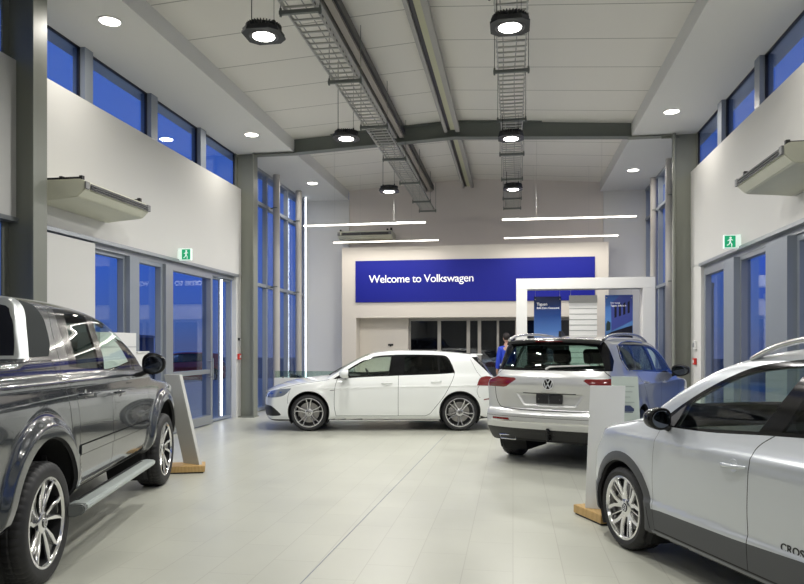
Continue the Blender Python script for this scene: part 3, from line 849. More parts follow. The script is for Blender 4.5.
def make_wheel(parent, loc, side, D, W, rd, style, rot=0., tread=False):
    """wheel with its axle along y, outer face towards side; the rim mesh carries tyre, disc, cap"""
    R = D/2; rr = rd/2; s = side
    Mx = Matrix.Rotation(0, 4, 'Z') if s > 0 else Matrix.Rotation(PI, 4, 'Z')
    # profile in outward coordinate h (0 at the outer tyre face, negative inboard)
    def H(h_): return h_
    bm = bmesh.new()
    rim_m = [M_rim, M_rim_polished][style in ('amarok', 'polo')]
    lathe(bm, [(rr+.012, -.018), (rr+.010, -.006), (rr-.004, -.004), (rr-.010, -.012), (rr-.014, -.02)] + ([(rr-.016, -.03), (rr-.020, -.10), (rr-.03, -W+.02), (rr+.008, -W+.01)] if style != 'amarok' else []), 64, 'y')
    def spoke(pts, th0, h_off=0., t=.022, bev=.0):
        """pts: (r, angle offset deg, half width, face h)"""
        prev = None; rows = []
        for (r, da, hw_, hh) in pts:
            an = math.radians(th0+da); c_, s_ = math.cos(an), math.sin(an)
            row = []
            for (lw, dh) in ((-hw_, -t), (-hw_, -.006), (-hw_*.72, 0), (hw_*.72, 0), (hw_, -.006), (hw_, -t)):
                row.append(bm.verts.new((r*c_-lw*s_, hh+dh+h_off, r*s_+lw*c_)))
            rows.append(row)
        for A, B in zip(rows, rows[1:]):
            for k in range(6): bm.faces.new([A[k], A[(k+1) % 6], B[(k+1) % 6], B[k]])
        bm.faces.new(rows[0]); bm.faces.new(rows[-1][::-1])
    if style == 'golf':
        for k in range(5):
            for sg in (-1, 1):
                spoke([(.05, sg*22, .016, -.035), (rr*.45, sg*10.5, .0115, -.030), (rr*.75, sg*9.5, .011, -.018), (rr-.006, sg*11.5, .013, -.012)], rot+72*k)
    elif style == 'amarok':
        for k in range(5):
            for sg in (-1, 1):
                spoke([(.05, sg*13, .011, -.04), (rr*.35, sg*14+1, .010, -.035), (rr*.62, sg*15+3, .016, -.025), (rr*.80, sg*14+6, .016, -.018), (rr-.006, sg*17+7, .006, -.012)], rot+72*k)
    elif style == 'polo':
        for k in range(5):
            for sg in (-1, 1):
                spoke([(.04, sg*9, .02, -.035), (rr*.35, sg*7, .019, -.030), (rr*.62, sg*12, .015, -.02), (rr-.006, sg*20, .017, -.012)], rot+72*k)
            spoke([(.05, 36, .010, -.05), (rr*.5, 36, .005, -.04), (rr-.01, 36, .005, -.025)], rot+72*k)
    else:
        for k in range(5):
            spoke([(.05, 0, .03, -.04), (rr*.6, 0, .03, -.025), (rr-.006, 0, .045, -.012)], rot+72*k)
    lathe(bm, [(0, -.028), (.05, -.028), (.068, -.036), (.072, -.06)], 40, 'y')
    bmesh.ops.transform(bm, matrix=Mx, verts=bm.verts[:])
    w = new('wheel', bm, rim_m, parent, True, loc, angle=40)
    # tyre
    bm = bmesh.new()
    prof = [(rr+.006, -.012), (rr+.012, -.003), ((rr+R)/2, .004), (R-.03, -.002), (R-.012, -.014), (R-.004, -.03)]
    n_g = 4
    for i in range(n_g):
        h0 = -.034-(W-.068)*i/n_g; h1 = -.034-(W-.068)*(i+1)/n_g
        prof += [(R, h0-.006), (R, h1+.012), (R-.008, h1+.010), (R-.008, h1+.002)] if i < n_g-1 else [(R, h0-.006), (R, h1)]
    prof += [(R-.012, -W+.014), (R-.03, -W+.002), ((rr+R)/2, -W-.004), (rr+.006, -W+.012)]
    segs = 144
    def rf(i, k, r):
        if r > R-.02 and i not in () and (k % 3 == 0): return r-.007
        return r
    lathe(bm, prof, segs, 'y', rfun=rf if tread else (lambda i, k, r: r-(.004 if (r > R-.02 and k % 3 == 0) else 0)))
    bmesh.ops.transform(bm, matrix=Mx, verts=bm.verts[:])
    new('tyre', bm, M_rubber, w, True, angle=30)
    bm = bmesh.new(); lathe(bm, [(.05, -.085), (rr*.72, -.085), (rr*.72, -.105), (.05, -.105)], 48, 'y')
    box(bm, rr*.42, rr*.78, -.13, -.07, -.07, .07, .01)
    bmesh.ops.transform(bm, matrix=Mx, verts=bm.verts[:]); new('brake_disc', bm, M_disc, w, True)
    bm = bmesh.new(); lathe(bm, [(0, -.115), (rr-.022, -.115)] + ([(rr-.015, -.02)] if style == 'amarok' else []), 40, 'y'); 
    if style == 'amarok':
        for k in range(10):
            pass
    bmesh.ops.transform(bm, matrix=Mx, verts=bm.verts[:]); new('wheel_back', bm, M_dark, w, True)
    if style == 'amarok':
        bm = bmesh.new()
        bm_main = bm
        def sp2(th0):
            rows = []
            for (r, hw_, hh) in ((.05, .03, -.055), (rr*.5, .036, -.045), (rr*.8, .05, -.036), (rr-.012, .06, -.03)):
                an = math.radians(th0); c_, s_ = math.cos(an), math.sin(an); row = []
                for (lw, dh) in ((-hw_, -.02), (-hw_, 0), (hw_, 0), (hw_, -.02)): row.append(bm.verts.new((r*c_-lw*s_, hh+dh, r*s_+lw*c_)))
                rows.append(row)
            for A, B in zip(rows, rows[1:]):
                for k_ in range(4): bm.faces.new([A[k_], A[(k_+1) % 4], B[(k_+1) % 4], B[k_]])
            bm.faces.new(rows[0]); bm.faces.new(rows[-1][::-1])
        for k in range(5): sp2(rot+72*k+1.5)
        bmesh.ops.transform(bm, matrix=Mx, verts=bm.verts[:]); new('black_spoke', bm, M_rim_dark, w, True)
    bm = bmesh.new(); lathe(bm, [(0, -.022), (.03, -.022), (.034, -.03)], 28, 'y')
    bmesh.ops.transform(bm, matrix=Mx, verts=bm.verts[:]); cap = new('hub_cap', bm, M_rim_dark, w, True)
    bm = bmesh.new(); emblem(bm, .028, Matrix.Translation((0, -.0225, 0)), t=.004)
    bmesh.ops.transform(bm, matrix=Mx, verts=bm.verts[:]); new('badge', bm, M_chrome, w)
    return w

# ---- interior ----------------------------------------------------------
M_seat = noise_bump(mat('seat_cloth', (.035, .035, .038), .85), 120, .2, .001)
M_trim = mat('cabin_plastic', (.025, .025, .027), .6)
M_liner = mat('headliner', (.16, .16, .16), .9)
def seat(parent, x, y, z, w=.50, bench=False, hr=True):
    """x = local x of the seat's rear foot; faces +x"""
    bm = bmesh.new()
    box(bm, x, x+.50, y-w/2, y+w/2, z, z+.16, .045)
    T = Matrix.Translation((x+.04, y, z+.10)) @ Matrix.Rotation(math.radians(-18), 4, 'Y')
    box(bm, -.07, .07, -w/2, w/2, 0, .60, .05, M=T)
    if not bench:
        for sg in (-1, 1): box(bm, -.06, .12, sg*w/2-.05, sg*w/2+.05, .04, .48, .04, M=T)
    o = new('seat', bm, M_seat, parent, True, angle=60)
    for hy in ([0] if not bench else [-w*.32, w*.32]):
        bm = bmesh.new(); box(bm, -.05, .05, -.13+hy, .13+hy, .64, .83, .045, M=T)
        for q in (-.06, .06): tube(bm, T@Vector((0, q+hy, .56)), T@Vector((0, q+hy, .68)), .007)
        new('headrest', bm, M_seat, o, True, angle=60)
    return o
def cabin(root, L):
    """L: dict(fl front dash a, seat a, rear seat a, rear end a, floor z, belt z, width)"""
    w = L['w']; bm = bmesh.new(); box(bm, -L['end'], -L['dash']+.1, -w, w, L['floor']-.04, L['floor'])
    box(bm, -L['end'], -L['dash']+.1, w-.03, w, L['floor'], L['belt']-.04); box(bm, -L['end'], -L['dash']+.1, -w, -w+.03, L['floor'], L['belt']-.04)
    new('cabin_tub', bm, M_trim, root)
    bm = bmesh.new()
    d = -L['dash']
    prism(bm, [(d+.30, L['belt']-.05), (d-.05, L['belt']+.0), (d-.22, L['belt']-.03), (d-.28, L['belt']-.12), (d-.16, L['belt']-.45), (d+.3, L['belt']-.45)], -w+.02, w-.02, 'xz')
    bmesh.ops.bevel(bm, geom=bm.edges[:], offset=.02, segments=2, affect='EDGES'); new('dashboard', bm, M_trim, root, True)
    sy = L.get('drv', -.36)
    bm = bmesh.new(); T = Matrix.Translation((d-.42, sy, L['belt']-.06)) @ Matrix.Rotation(math.radians(-62), 4, 'Y')
    for k in range(28):
        pass
    sweep(bm, [T@Vector((.185*math.cos(2*PI*k/28), .185*math.sin(2*PI*k/28), 0)) for k in range(28)], .015, 8, closed=True)
    for a_ in (0, 180, 270 if False else 90): tube(bm, T@Vector((0, 0, 0)), T@Vector((.18*math.sin(math.radians(a_))*-1, .18*math.cos(math.radians(a_)), 0)), .014)
    tube(bm, T@Vector((0, 0, -.02)), T@Vector((0, 0, .02)), .05, 16); tube(bm, T@Vector((0, 0, -.25)), T@Vector((0, 0, 0)), .03)
    new('steering_wheel', bm, M_black, root, True)
    for y in (-.36, .36): seat(root, -L['seat'], y, L['floor']+.12)
    if L.get('rear'): seat(root, -L['rear'], 0, L['floor']+.14, 1.16, True)

def mirror(root, loc, side, m_shell, size=(.11, .235, .15), M_base=None):
    """door mirror: egg-shaped shell with glass darkened to suggest a dim reflection, facing back, and a foot"""
    sx_, sy_, sz_ = size
    bm = bmesh.new(); bmesh.ops.create_uvsphere(bm, u_segments=28, v_segments=18, radius=1)
    for v in bm.verts:
        x, y, z = v.co
        f = lambda q, p: math.copysign(abs(q)**p, q)
        x, y, z = f(x, .8), f(y, .75), f(z, .75)
        if x < -.25: x = -.25 - (abs(x)-.25)*.12
        z *= 1 - .18*(y*side > 0)*abs(y)
        v.co = (x*sx_, y*sy_/2*1.05, z*sz_/2*1.1)
    bmesh.ops.transform(bm, matrix=Matrix.Translation(loc), verts=bm.verts[:])
    o = new('side_mirror', bm, m_shell, root, True, angle=60)
    bm = bmesh.new(); bmesh.ops.create_uvsphere(bm, u_segments=24, v_segments=12, radius=1)
    for v in bm.verts: v.co = (v.co.x*.004, v.co.y*sy_*.43, v.co.z*sz_*.42)
    bmesh.ops.transform(bm, matrix=Matrix.Translation((loc[0]-sx_*.37, loc[1], loc[2])), verts=bm.verts[:])
    new('mirror_glass', bm, mat('mirror_glass', (.16, .18, .22), .03, 1.), o, True)  # base colour darkened to stand for a dim reflection
    bm = bmesh.new(); ly = loc[1]-side*sy_*.45
    sweep(bm, [(loc[0]+.0, ly+side*.03, loc[2]-sz_*.35), (loc[0]+.02, ly-side*.03, loc[2]-sz_*.52), (loc[0]+.03, ly-side*.12, loc[2]-sz_*.62)], .024, 10)
    new('mirror_foot', bm, M_black, o, True)
    return o

def handle(root, a, z, side, body, m, w=.19, cup=True):
    """bar door handle standing on the skin"""
    yy = body_y(body, a, z)
    bm = bmesh.new(); pts = []
    for k in range(9):
        t = k/8; pts.append((-(a-w/2+w*t), side*(body_y(body, a-w/2+w*t, z+.006*(t-.5)) + .004+.028*math.sin(PI*t)**.5), z+.010*(t-.5)))
    sweep(bm, pts, [.009]+[.013]*7+[.009], 10, .7)
    o = new('door_handle', bm, m, root, True, angle=60)
    if cup:
        g = body.grad(np.array([[a, yy, z]]))[0]; nv = Vector((-g[0], side*g[1], g[2]))
        bm = bmesh.new(); lathe(bm, [(.0, .0012), (.030, .0012), (.036, .003), (.040, .0012)], 28, 'y')
        bmesh.ops.transform(bm, matrix=Matrix.Translation((-(a), side*yy, z)) @ nv.to_track_quat('Y', 'Z').to_matrix().to_4x4(), verts=bm.verts[:])
        new('handle_cup', bm, m, o, True)
    return o
def body_y(b, a, z):
    lo, hi = 0., 1.3
    for _ in range(26):
        m = (lo+hi)/2
        if b.F(np.array([a]), np.array([m]), np.array([z]))[0] < 0: lo = m
        else: hi = m
    return lo
def body_x(b, y, z, rear=True):
    lo, hi = 1.0, 6.
    for _ in range(28):
        m = (lo+hi)/2
        if b.F(np.array([m]), np.array([y]), np.array([z]))[0] < 0: lo = m
        else: hi = m
    return lo

M_seam = mat('panel_gap', (.006, .006, .007), .7)
M_carglass = glassmat('car_glass', (.78, .88, .83), .05, graze=.4)
M_privacy = glassmat('privacy_glass', (.12, .15, .15), .035, graze=.3)
M_taillamp = mat('tail_lamp_red', (.16, .004, .006), .12, coat=1.)
M_taildark = mat('tail_lamp_dark', (.09, .004, .006), .12, coat=1.)
M_lampglass = mat('head_lamp_lens', (.30, .34, .42), .06, .5, coat=1.)

def paint(name, col, metal, rough, flake=True):
    m = mat(name, col, rough, metal, coat=1.)
    if metal and flake:
        nt = m.node_tree; b = nt.nodes['Principled BSDF']
        t = nt.nodes.new('ShaderNodeTexCoord'); n = nt.nodes.new('ShaderNodeTexNoise'); n.inputs['Scale'].default_value = 900
        mr = nt.nodes.new('ShaderNodeMapRange'); mr.inputs[3].default_value = rough-.05; mr.inputs[4].default_value = rough+.08
        nt.links.new(t.outputs['Object'], n.inputs['Vector']); nt.links.new(n.outputs['Fac'], mr.inputs[0]); nt.links.new(mr.outputs[0], b.inputs['Roughness'])
    return m

def build_car(sp, root, Ni=300, Nj=110):
    """cut, sort and build the skin of one car; returns the Skin"""
    body = Body(sp); sk = Skin(body, Ni, Nj)
    R = sp['arch_r']; wb = sp['wb']; wr = sp['wheel'][0]/2
    arches = [(0, wr+sp.get('arch_dz', 0)), (wb, wr+sp.get('arch_dz', 0))]
    SW = .007
    cutlist = []     # (kind, poly, name, ax, th)
    for c_ in arches:
        cutlist.append(('poly', circ(c_[0], c_[1], R, n=44), 'hole', 'side', .05))
    for (nm, poly, ax, th, *_x) in sp['regions']: cutlist.append(('poly', poly, nm, ax, th))
    for c_ in cutlist: sk.cut(c_[1], c_[3], c_[4])
    for (line, ax, w) in sp['seams']:
        L_, R_ = strip_poly(line, w or SW)
        sk.cut(L_, ax, .08, closed=False); sk.cut(R_, ax, .08, closed=False)
    for (line, ax) in sp.get('cuts', ()): sk.cut(line, ax, .05, closed=False)
    sk.start()
    for (nm, poly, ax, th, *x_) in sp['regions']: sk.paint(poly, nm, ax, th, amin=x_[0] if x_ else -9)
    for (line, ax, w) in sp['seams']: sk.near(line, (w or SW)+.0005, 'seam', ax, .08, only=sp.get('seam_on'))
    for c_ in arches:
        sk.paint(circ(c_[0], c_[1], R, n=44), 'hole', 'side', .05)
        m = (np.hypot(sk.cen[:, 0]-c_[0], sk.cen[:, 2]-c_[1]) < R) & (sk.cen[:, 1] > .42) & (sk.n[:sk.nf, 2] < .3)
        sk.reg[m] = 'hole'
    # underbody
    m = (sk.n[:sk.nf, 2] < -.75) & (sk.reg != 'hole'); sk.reg[m] = 'under'
    # wells
    for c_ in arches:
        for sg in (1, -1):
            bm = bmesh.new(); rows = []
            n = 28
            for k in range(n+1):
                an = math.radians(-35+250*k/n); ca, sa = math.cos(an), math.sin(an)
                yo = max(.5, body_y(body, c_[0]+R*ca, max(c_[1]+R*sa, sp['zb']+.02)) - .004)
                rows.append([bm.verts.new((-(c_[0]+R*ca), sg*yo, c_[1]+R*sa)), bm.verts.new((-(c_[0]+(R-.012)*ca), sg*(yo-.02), c_[1]+(R-.012)*sa)), bm.verts.new((-(c_[0]+(R+.02)*ca), sg*(yo-.05), c_[1]+(R+.02)*sa)), bm.verts.new((-(c_[0]+(R+.02)*ca), sg*.48, c_[1]+(R+.02)*sa))])
            for A, B in zip(rows, rows[1:]):
                for k in range(3): bm.faces.new([A[k], A[k+1], B[k+1], B[k]])
            bm.faces.new([r_[3] for r_ in rows])
            new('wheel_well', bm, M_dark, root, True)
    return sk, body
# ---- white hatchback ---------------------------------------------------
def place_car(root, a_anchor=None):
    pass
def finish_wheels(root, sp, style, rots, tread=False):
    D, W, rd = sp['wheel']; n = 0
    for a in (0, sp['wb']):
        for sg in (1, -1):
            make_wheel(root, (-a, sg*(sp['track']), D/2), sg, D, W, rd, style, rots[n % len(rots)], tread); n += 1

GOLF = dict(front_x=-.86, rear_x=3.40, wb=2.63, hw=.895, arch_r=.362, arch_dz=.015, wheel=(.646, .235, .49), track=.872, zb=.2,
    top=[(-1, .60), (-.86, .63), (-.80, .695), (-.60, .79), (-.284, .873), (.10, .925), (.28, .945), (.36, .985), (.66, 1.165), (1.0, 1.335), (1.2, 1.385), (1.65, 1.412), (2.1, 1.408), (2.58, 1.378), (2.98, 1.335), (3.5, 1.28)],
    front=[(0, -.76), (.2, -.82), (.3, -.85), (.45, -.86), (.60, -.85), (.70, -.81), (.85, -.65), (1.5, -.4)],
    rear=[(0, 3.2), (.2, 3.28), (.35, 3.375), (.58, 3.40), (.76, 3.375), (.90, 3.33), (.97, 3.27), (1.15, 3.14), (1.285, 3.03), (1.32, 3.04), (1.5, 3.0)],
    plan=[(-1, .79), (-.6, .85), (0, .89), (1, .895), (2.6, .895), (3.1, .865), (3.5, .80)],
    sect=[(0, -.10), (.2, -.05), (.27, -.018), (.40, -.006), (.60, 0), (.79, -.010), (.86, -.028), (.93, -.06), (1.0, -.10), (1.15, -.165), (1.30, -.245), (1.40, -.32), (1.5, -.42)],
    bottom=[(-1, .21), (-.5, .17), (0, .19), (2.8, .19), (3.4, .25)], crown=[(-1, .07), (0, .07), (.5, .06), (1.5, .05), (3, .045)],
    creases=[(.745, .80, .2, 3.2, .007, .018)], flares=[(0, .335, .37, .010, .05), (2.63, .335, .37, .012, .06)], cf=.26, cr=.17, k=.02)
_dlo = spline([(.415, .905, 1), (.60, 1.02), (.80, 1.150), (1.0, 1.255), (1.2, 1.308), (1.5, 1.325), (1.85, 1.330), (2.25, 1.322), (2.42, 1.295), (2.50, 1.17), (2.555, 1.010, 1), (2.28, .990), (1.5, .962), (.95, .938)], 5, True)
_ha = [(.55, .968, 1), (.70, 1.062), (.88, 1.172), (1.04, 1.248), (1.24, 1.290), (1.445, 1.300, 1), (1.395, .985, 1), (.95, .963)]
GOLF['regions'] = [
    ('window_trim', _dlo, 'side', .1),
    ('front_window', spline(_ha, 5, True), 'side', .1),
    ('rear_window', spline([(1.665, .992, 1), (1.672, 1.302, 1), (1.95, 1.304), (2.245, 1.298, 1), (2.262, 1.010, 1)], 4, True), 'side', .1),
    ('quarter_window', spline([(2.295, 1.012, 1), (2.28, 1.296, 1), (2.40, 1.272), (2.47, 1.16), (2.525, 1.028, 1)], 4, True), 'side', .1),
    ('windscreen', spline([(.40, -.02, 1), (.40, .40), (.50, .66, 1), (.78, .645), (1.06, .60, 1), (1.02, .30), (1.02, -.02, 1)], 4, True), 'top', .3),
    ('rear_glass', spline([(-.02, 1.01, 1), (.60, 1.01), (.68, 1.02, 1), (.57, 1.27, 1), (.30, 1.285), (-.02, 1.29, 1)], 4, True), 'back', .3),
    ('rear_trim', [(2.86, 1.285), (2.975, 1.29), (3.30, .975), (3.19, .965)], 'side', .1),
    ('head_lamp', spline([(-.84, .60), (-.76, .675), (-.55, .728), (-.31, .748, 1), (-.35, .69), (-.46, .612), (-.68, .582)], 5, True), 'side', .05),
    ('tail_lamp', spline([(2.93, .795, 1), (2.99, .92), (3.10, .955, 1), (3.45, .93, 1), (3.45, .785, 1), (3.2, .785)], 4, True), 'side', .40),
    ('tail_lamp', [(.45, .80), (.45, .92), (.95, .95), (.95, .78)], 'back', .25),
    ('intake', spline([(-.95, .45, 1), (-.68, .445, 1), (-.62, .42), (-.50, .31), (-.50, .275), (-.60, .265, 1), (-.95, .25, 1)], 3, True), 'side', .02),
    ('lower_trim', [(2.99, .27), (3.08, .235), (3.5, .36), (3.5, .10), (2.99, .10)], 'side', .02),
    ('reflector', [(3.05, .555), (3.22, .585), (3.22, .562), (3.05, .535)], 'side', .02),
    ('lower_trim', [(.36, .715), (.44, .718), (.44, .709), (.38, .704)], 'side', .02),
    ('lower_trim', [(-1, .205), (3.5, .205), (3.5, 0), (-1, 0)], 'side', .02),
    ('front_door', spline([(.50, .915, 1), (.455, .75), (.445, .45), (.475, .27, 1), (1.555, .27, 1), (1.553, .60), (1.56, .965, 1)], 5, True), 'side', .1),
    ('rear_door', spline([(1.562, .965, 1), (1.557, .60), (1.558, .27, 1), (2.03, .27, 1), (2.10, .30), (2.17, .38), (2.35, .61), (2.50, .88), (2.545, 1.008, 1)], 5, True), 'side', .1)]
# windows win over the door panels
GOLF['regions'] = GOLF['regions'][-2:] + GOLF['regions'][:-2]
GOLF['seams'] = [
    (spline([(.50, .915, 1), (.455, .75), (.445, .45), (.475, .27, 1)], 5), 'side', None), (spline([(1.56, .965, 1), (1.554, .60), (1.556, .27, 1)], 4), 'side', None),
    (spline([(2.03, .27, 1), (2.10, .30), (2.17, .38), (2.35, .61), (2.50, .88), (2.545, 1.008, 1)], 5), 'side', None), ([(.475, .268), (2.03, .268)], 'side', None),
    (spline([(-.50, .74), (-.2, .812), (.2, .872), (.36, .90)], 5), 'side', .006), (spline([(3.02, .93), (2.93, 1.05), (2.84, 1.25)], 4), 'side', .005),
    (spline([(-.31, .748), (-.36, .60), (-.36, .48)], 4), 'side', .005), (spline([(2.97, .795), (2.93, .70), (2.96, .60), (2.99, .58)], 4), 'side', .005)]

def hatchback(name, pm, label, cat, loc, th, Ni=300, Nj=110, full=True, grp=None):
    root = empty(name, loc, th); tag(root, label, cat, grp)
    sp = GOLF
    sk, b = build_car(sp, root, Ni, Nj)
    W = lambda nm, o, m, side=0: sk.build(nm, o, m, root, side)
    for sg in (1, -1):
        d = W('front_door', 'door', pm, sg); g = sk.build('front_window', 'window', M_carglass, d, sg)
        d = W('rear_door', 'door', pm, sg); g = sk.build('rear_window', 'window', M_privacy, d, sg); sk.build('quarter_window', 'window', M_privacy, d, sg)
        W('head_lamp', 'head_lamp', M_lampglass, sg); W('tail_lamp', 'tail_lamp', M_taillamp, sg); W('reflector', 'reflector', M_taillamp, sg)
    W('body', 'body', pm); [(W('seam', 'panel_gap', M_seam, q), W(['window_trim', 'rear_trim'], 'window_trim', M_black_gloss, q), W(['intake', 'lower_trim'], 'lower_trim', M_black, q)) for q in (1, -1)]
    W('windscreen', 'windscreen', M_carglass); W('rear_glass', 'rear_window', M_privacy); W('under', 'underbody', M_dark)
    sk.build(['body', 'front_door', 'rear_door', 'seam', 'window_trim', 'rear_trim'], 'cabin_lining', M_liner, root, 0, -.02, where=sk.cen[:, 2] > .85, flip=True)
    finish_wheels(root, sp, 'golf', [18, 18, -20, -20])
    if full:
        cabin(root, dict(w=.76, dash=.62, seat=1.75, rear=2.62, end=3.1, floor=.30, belt=.94))
        for sg in (1, -1):
            mirror(root, (-.66, sg*.99, 1.0), sg, pm, (.12, .25, .14))
            handle(root, 1.36, .838, sg, b, pm); handle(root, 2.22, .862, sg, b, pm)
            # lamp internals: blue-ish reflector bars
            bm = bmesh.new()
            for (a_, z_, w_) in ((-.62, .655, .09), (-.48, .675, .05)):
                yy = body_y(b, a_, z_); box(bm, -a_-w_/2, -a_+w_/2, sg*(yy-.012), sg*(yy+.001), z_-.014, z_+.014, .004)
            new('lamp_element', bm, mat('lamp_blue', (.05, .12, .45), .1, .4, coat=1), root)
        bm = bmesh.new(); x = -(3.07); box(bm, x, x+.20, -.56, .56, 1.318, 1.340, .009); new('roof_spoiler', bm, pm, root, True)
        for sg in (1, -1):
            bm = bmesh.new(); sweep(bm, [(-.30, sg*.2, .955), (-.55, sg*.55, 1.10)], .008, 6); new('wiper', bm, M_black, root)
        bm = bmesh.new(); emblem(bm, .055, Matrix.Translation((.868, 0, .62)) @ Matrix.Rotation(-PI/2, 4, 'Z')); new('badge', bm, M_chrome, root)
    return root, sk, b
P_white = paint('paint_white', (.80, .82, .80), 0, .28)
hatchback('white_hatchback', P_white, 'white five-door hatchback parked side-on in the middle, below the blue sign', 'car', (-3.659, 12.427, 0), math.radians(190.3))
# ---- silver SUV seen from behind ----------------------------------------
def _ins(v, a, b_, s):   # soft 0..1 window
    return 1/(1+np.exp(-(v-a)/s)) * 1/(1+np.exp((v-b_)/s))
def _plate_recess(a, ay, z):
    wd = .33+.12*np.clip((z-.74)/.18, 0, 1)
    m = _ins(z, .745, .925, .006)*1/(1+np.exp((ay-wd)/.008))
    return a-(3.85-.325*m)
def _lower_step(a, ay, z): return a-(3.56+.30*(1/(1+np.exp(-(z-.475)/.006))))
SUV = dict(front_x=-.89, rear_x=3.60, wb=2.681, hw=.905, arch_r=.40, arch_dz=.015, wheel=(.71, .235, .48), track=.895, zb=.27,
    top=[(-1.1, .78), (-.89, .84), (-.78, .93), (-.4, 1.00), (.1, 1.05), (.38, 1.085), (.55, 1.16), (.95, 1.41), (1.2, 1.53), (1.5, 1.595), (2.0, 1.625), (2.6, 1.62), (3.1, 1.595), (3.45, 1.565), (3.8, 1.53)],
    front=[(0, -.75), (.3, -.85), (.5, -.89), (.75, -.88), (.9, -.75), (1.7, -.3)],
    rear=[(0, 3.3), (.25, 3.42), (.36, 3.50), (.46, 3.57), (.56, 3.60), (.64, 3.60), (.69, 3.57), (.72, 3.54), (.80, 3.545), (.95, 3.56), (1.02, 3.575), (1.10, 3.56), (1.16, 3.53), (1.22, 3.49), (1.40, 3.41), (1.50, 3.365), (1.7, 3.34)],
    plan=[(-1, .79), (-.5, .865), (0, .90), (1, .905), (2.7, .905), (3.2, .888), (3.7, .855)],
    sect=[(0, -.14), (.25, -.07), (.32, -.03), (.5, 0), (.75, -.006), (.96, 0), (1.01, -.012), (1.10, -.05), (1.16, -.08), (1.3, -.115), (1.50, -.20), (1.58, -.29), (1.65, -.42)],
    bottom=[(-1, .27), (3, .26), (3.6, .34)], crown=[(-1, .06), (0, .06), (1.5, .06), (3.6, .055)],
    creases=[(.98, 1.02, .0, 3.4, .010, .016), (.36, .42, .5, 2.2, .010, .03)], flares=[(0, .37, .41, .014, .06), (2.681, .37, .41, .014, .06)], cf=.28, cr=.165, k=.016, z0=.62,
    extra=[_plate_recess, _lower_step, lambda a, ay, z: ay-(.745-.36*(z-1.05)+.42*np.maximum(0, 3.45-a)+4*np.maximum(0, 1.10-z))])
_so = spline([(.52, 1.09, 1), (.80, 1.235), (1.10, 1.385), (1.40, 1.475), (1.8, 1.525), (2.4, 1.545), (2.85, 1.530), (3.13, 1.490, 1), (3.17, 1.33), (3.06, 1.195, 1), (2.4, 1.165), (1.4, 1.120)], 5, True)
SUV['regions'] = [
    ('front_door', spline([(.44, 1.06, 1), (.42, .75), (.45, .40, 1), (1.62, .40, 1), (1.61, .8), (1.66, 1.10, 1)], 4, True), 'side', .1),
    ('rear_door', spline([(1.665, 1.10, 1), (1.615, .8), (1.625, .40, 1), (2.12, .40, 1), (2.22, .55), (2.42, .82), (2.60, 1.0), (2.68, 1.16, 1)], 4, True), 'side', .1),
    ('window_trim', _so, 'side', .1),
    ('front_window', spline([(.72, 1.145, 1), (.92, 1.245), (1.18, 1.365), (1.45, 1.440), (1.75, 1.475, 1), (1.60, 1.150, 1), (1.1, 1.13)], 4, True), 'side', .1),
    ('rear_window', spline([(1.75, 1.160, 1), (1.88, 1.492, 1), (2.2, 1.510), (2.55, 1.512, 1), (2.66, 1.195, 1)], 4, True), 'side', .1),
    ('quarter_window', spline([(2.70, 1.197, 1), (2.60, 1.510, 1), (2.8, 1.505), (3.05, 1.468, 1), (3.11, 1.33), (3.02, 1.222, 1)], 4, True), 'side', .1),
    ('windscreen', spline([(.45, -.02, 1), (.48, .45), (.62, .70, 1), (.9, .68), (1.2, .62, 1), (1.15, .3), (1.14, -.02, 1)], 4, True), 'top', .3),
    ('glass_surround', spline([(-.02, 1.190, 1), (.45, 1.186), (.72, 1.192, 1), (.70, 1.40), (.62, 1.60, 1), (.3, 1.66), (-.02, 1.66, 1)], 4, True), 'back', .03, 3.30),
    ('rear_glass', spline([(-.02, 1.215, 1), (.45, 1.210), (.640, 1.215, 1), (.57, 1.40), (.52, 1.480, 1), (.3, 1.497), (-.02, 1.502, 1)], 4, True), 'back', .25, 3.0),
    ('tail_lamp', [(.42, 1.078), (.45, 1.098), (1.0, 1.108), (1.0, .980), (.60, .976), (.56, .985)], 'back', .15),
    ('tail_lamp', [(3.12, 1.050), (3.22, 1.090), (3.35, 1.106), (3.7, 1.110), (3.7, .979), (3.38, .979), (3.22, 1.0)], 'side', .28),
    ('chrome_strip', [(-.02, .548), (1.0, .548), (1.0, .568), (-.02, .568)], 'back', .1),
    ('reflector', [(.50, .572), (.76, .572), (.76, .598), (.52, .598)], 'back', .2),
    ('lower_trim', [(-.02, .475), (1.0, .475), (1.0, .1), (-.02, .1)], 'back', .1),
    ('lower_trim', [(3.05, .40), (3.25, .47), (3.7, .47), (3.7, .1), (3.05, .1)], 'side', .02),
    ('lower_trim', [(-1, .34), (3.7, .34), (3.7, 0), (-1, 0)], 'side', .02)]
SUV['seams'] = [
    (spline([(.44, 1.06, 1), (.42, .75), (.45, .40, 1)], 4), 'side', None), (spline([(1.66, 1.12, 1), (1.612, .8), (1.622, .40, 1)], 4), 'side', None), ([(.45, .40), (2.12, .40)], 'side', None),
    (spline([(2.12, .40, 1), (2.22, .55), (2.42, .82), (2.60, 1.0), (2.68, 1.16, 1)], 4), 'side', None),
    (spline([(.64, 1.19, 1), (.745, 1.108, 1)], 3), 'back', None),
    (spline([(.735, .975, 1), (.725, .85), (.68, .75), (.60, .715), (.3, .703), (-.02, .700, 1)], 5), 'back', .009), ([(-.02, .618), (.95, .618)], 'back', .005)]
SUV['cuts'] = [([(3.30, -.02), (3.30, .8)], 'top'), ([(3.30, 1.2), (3.30, 1.65)], 'side')]

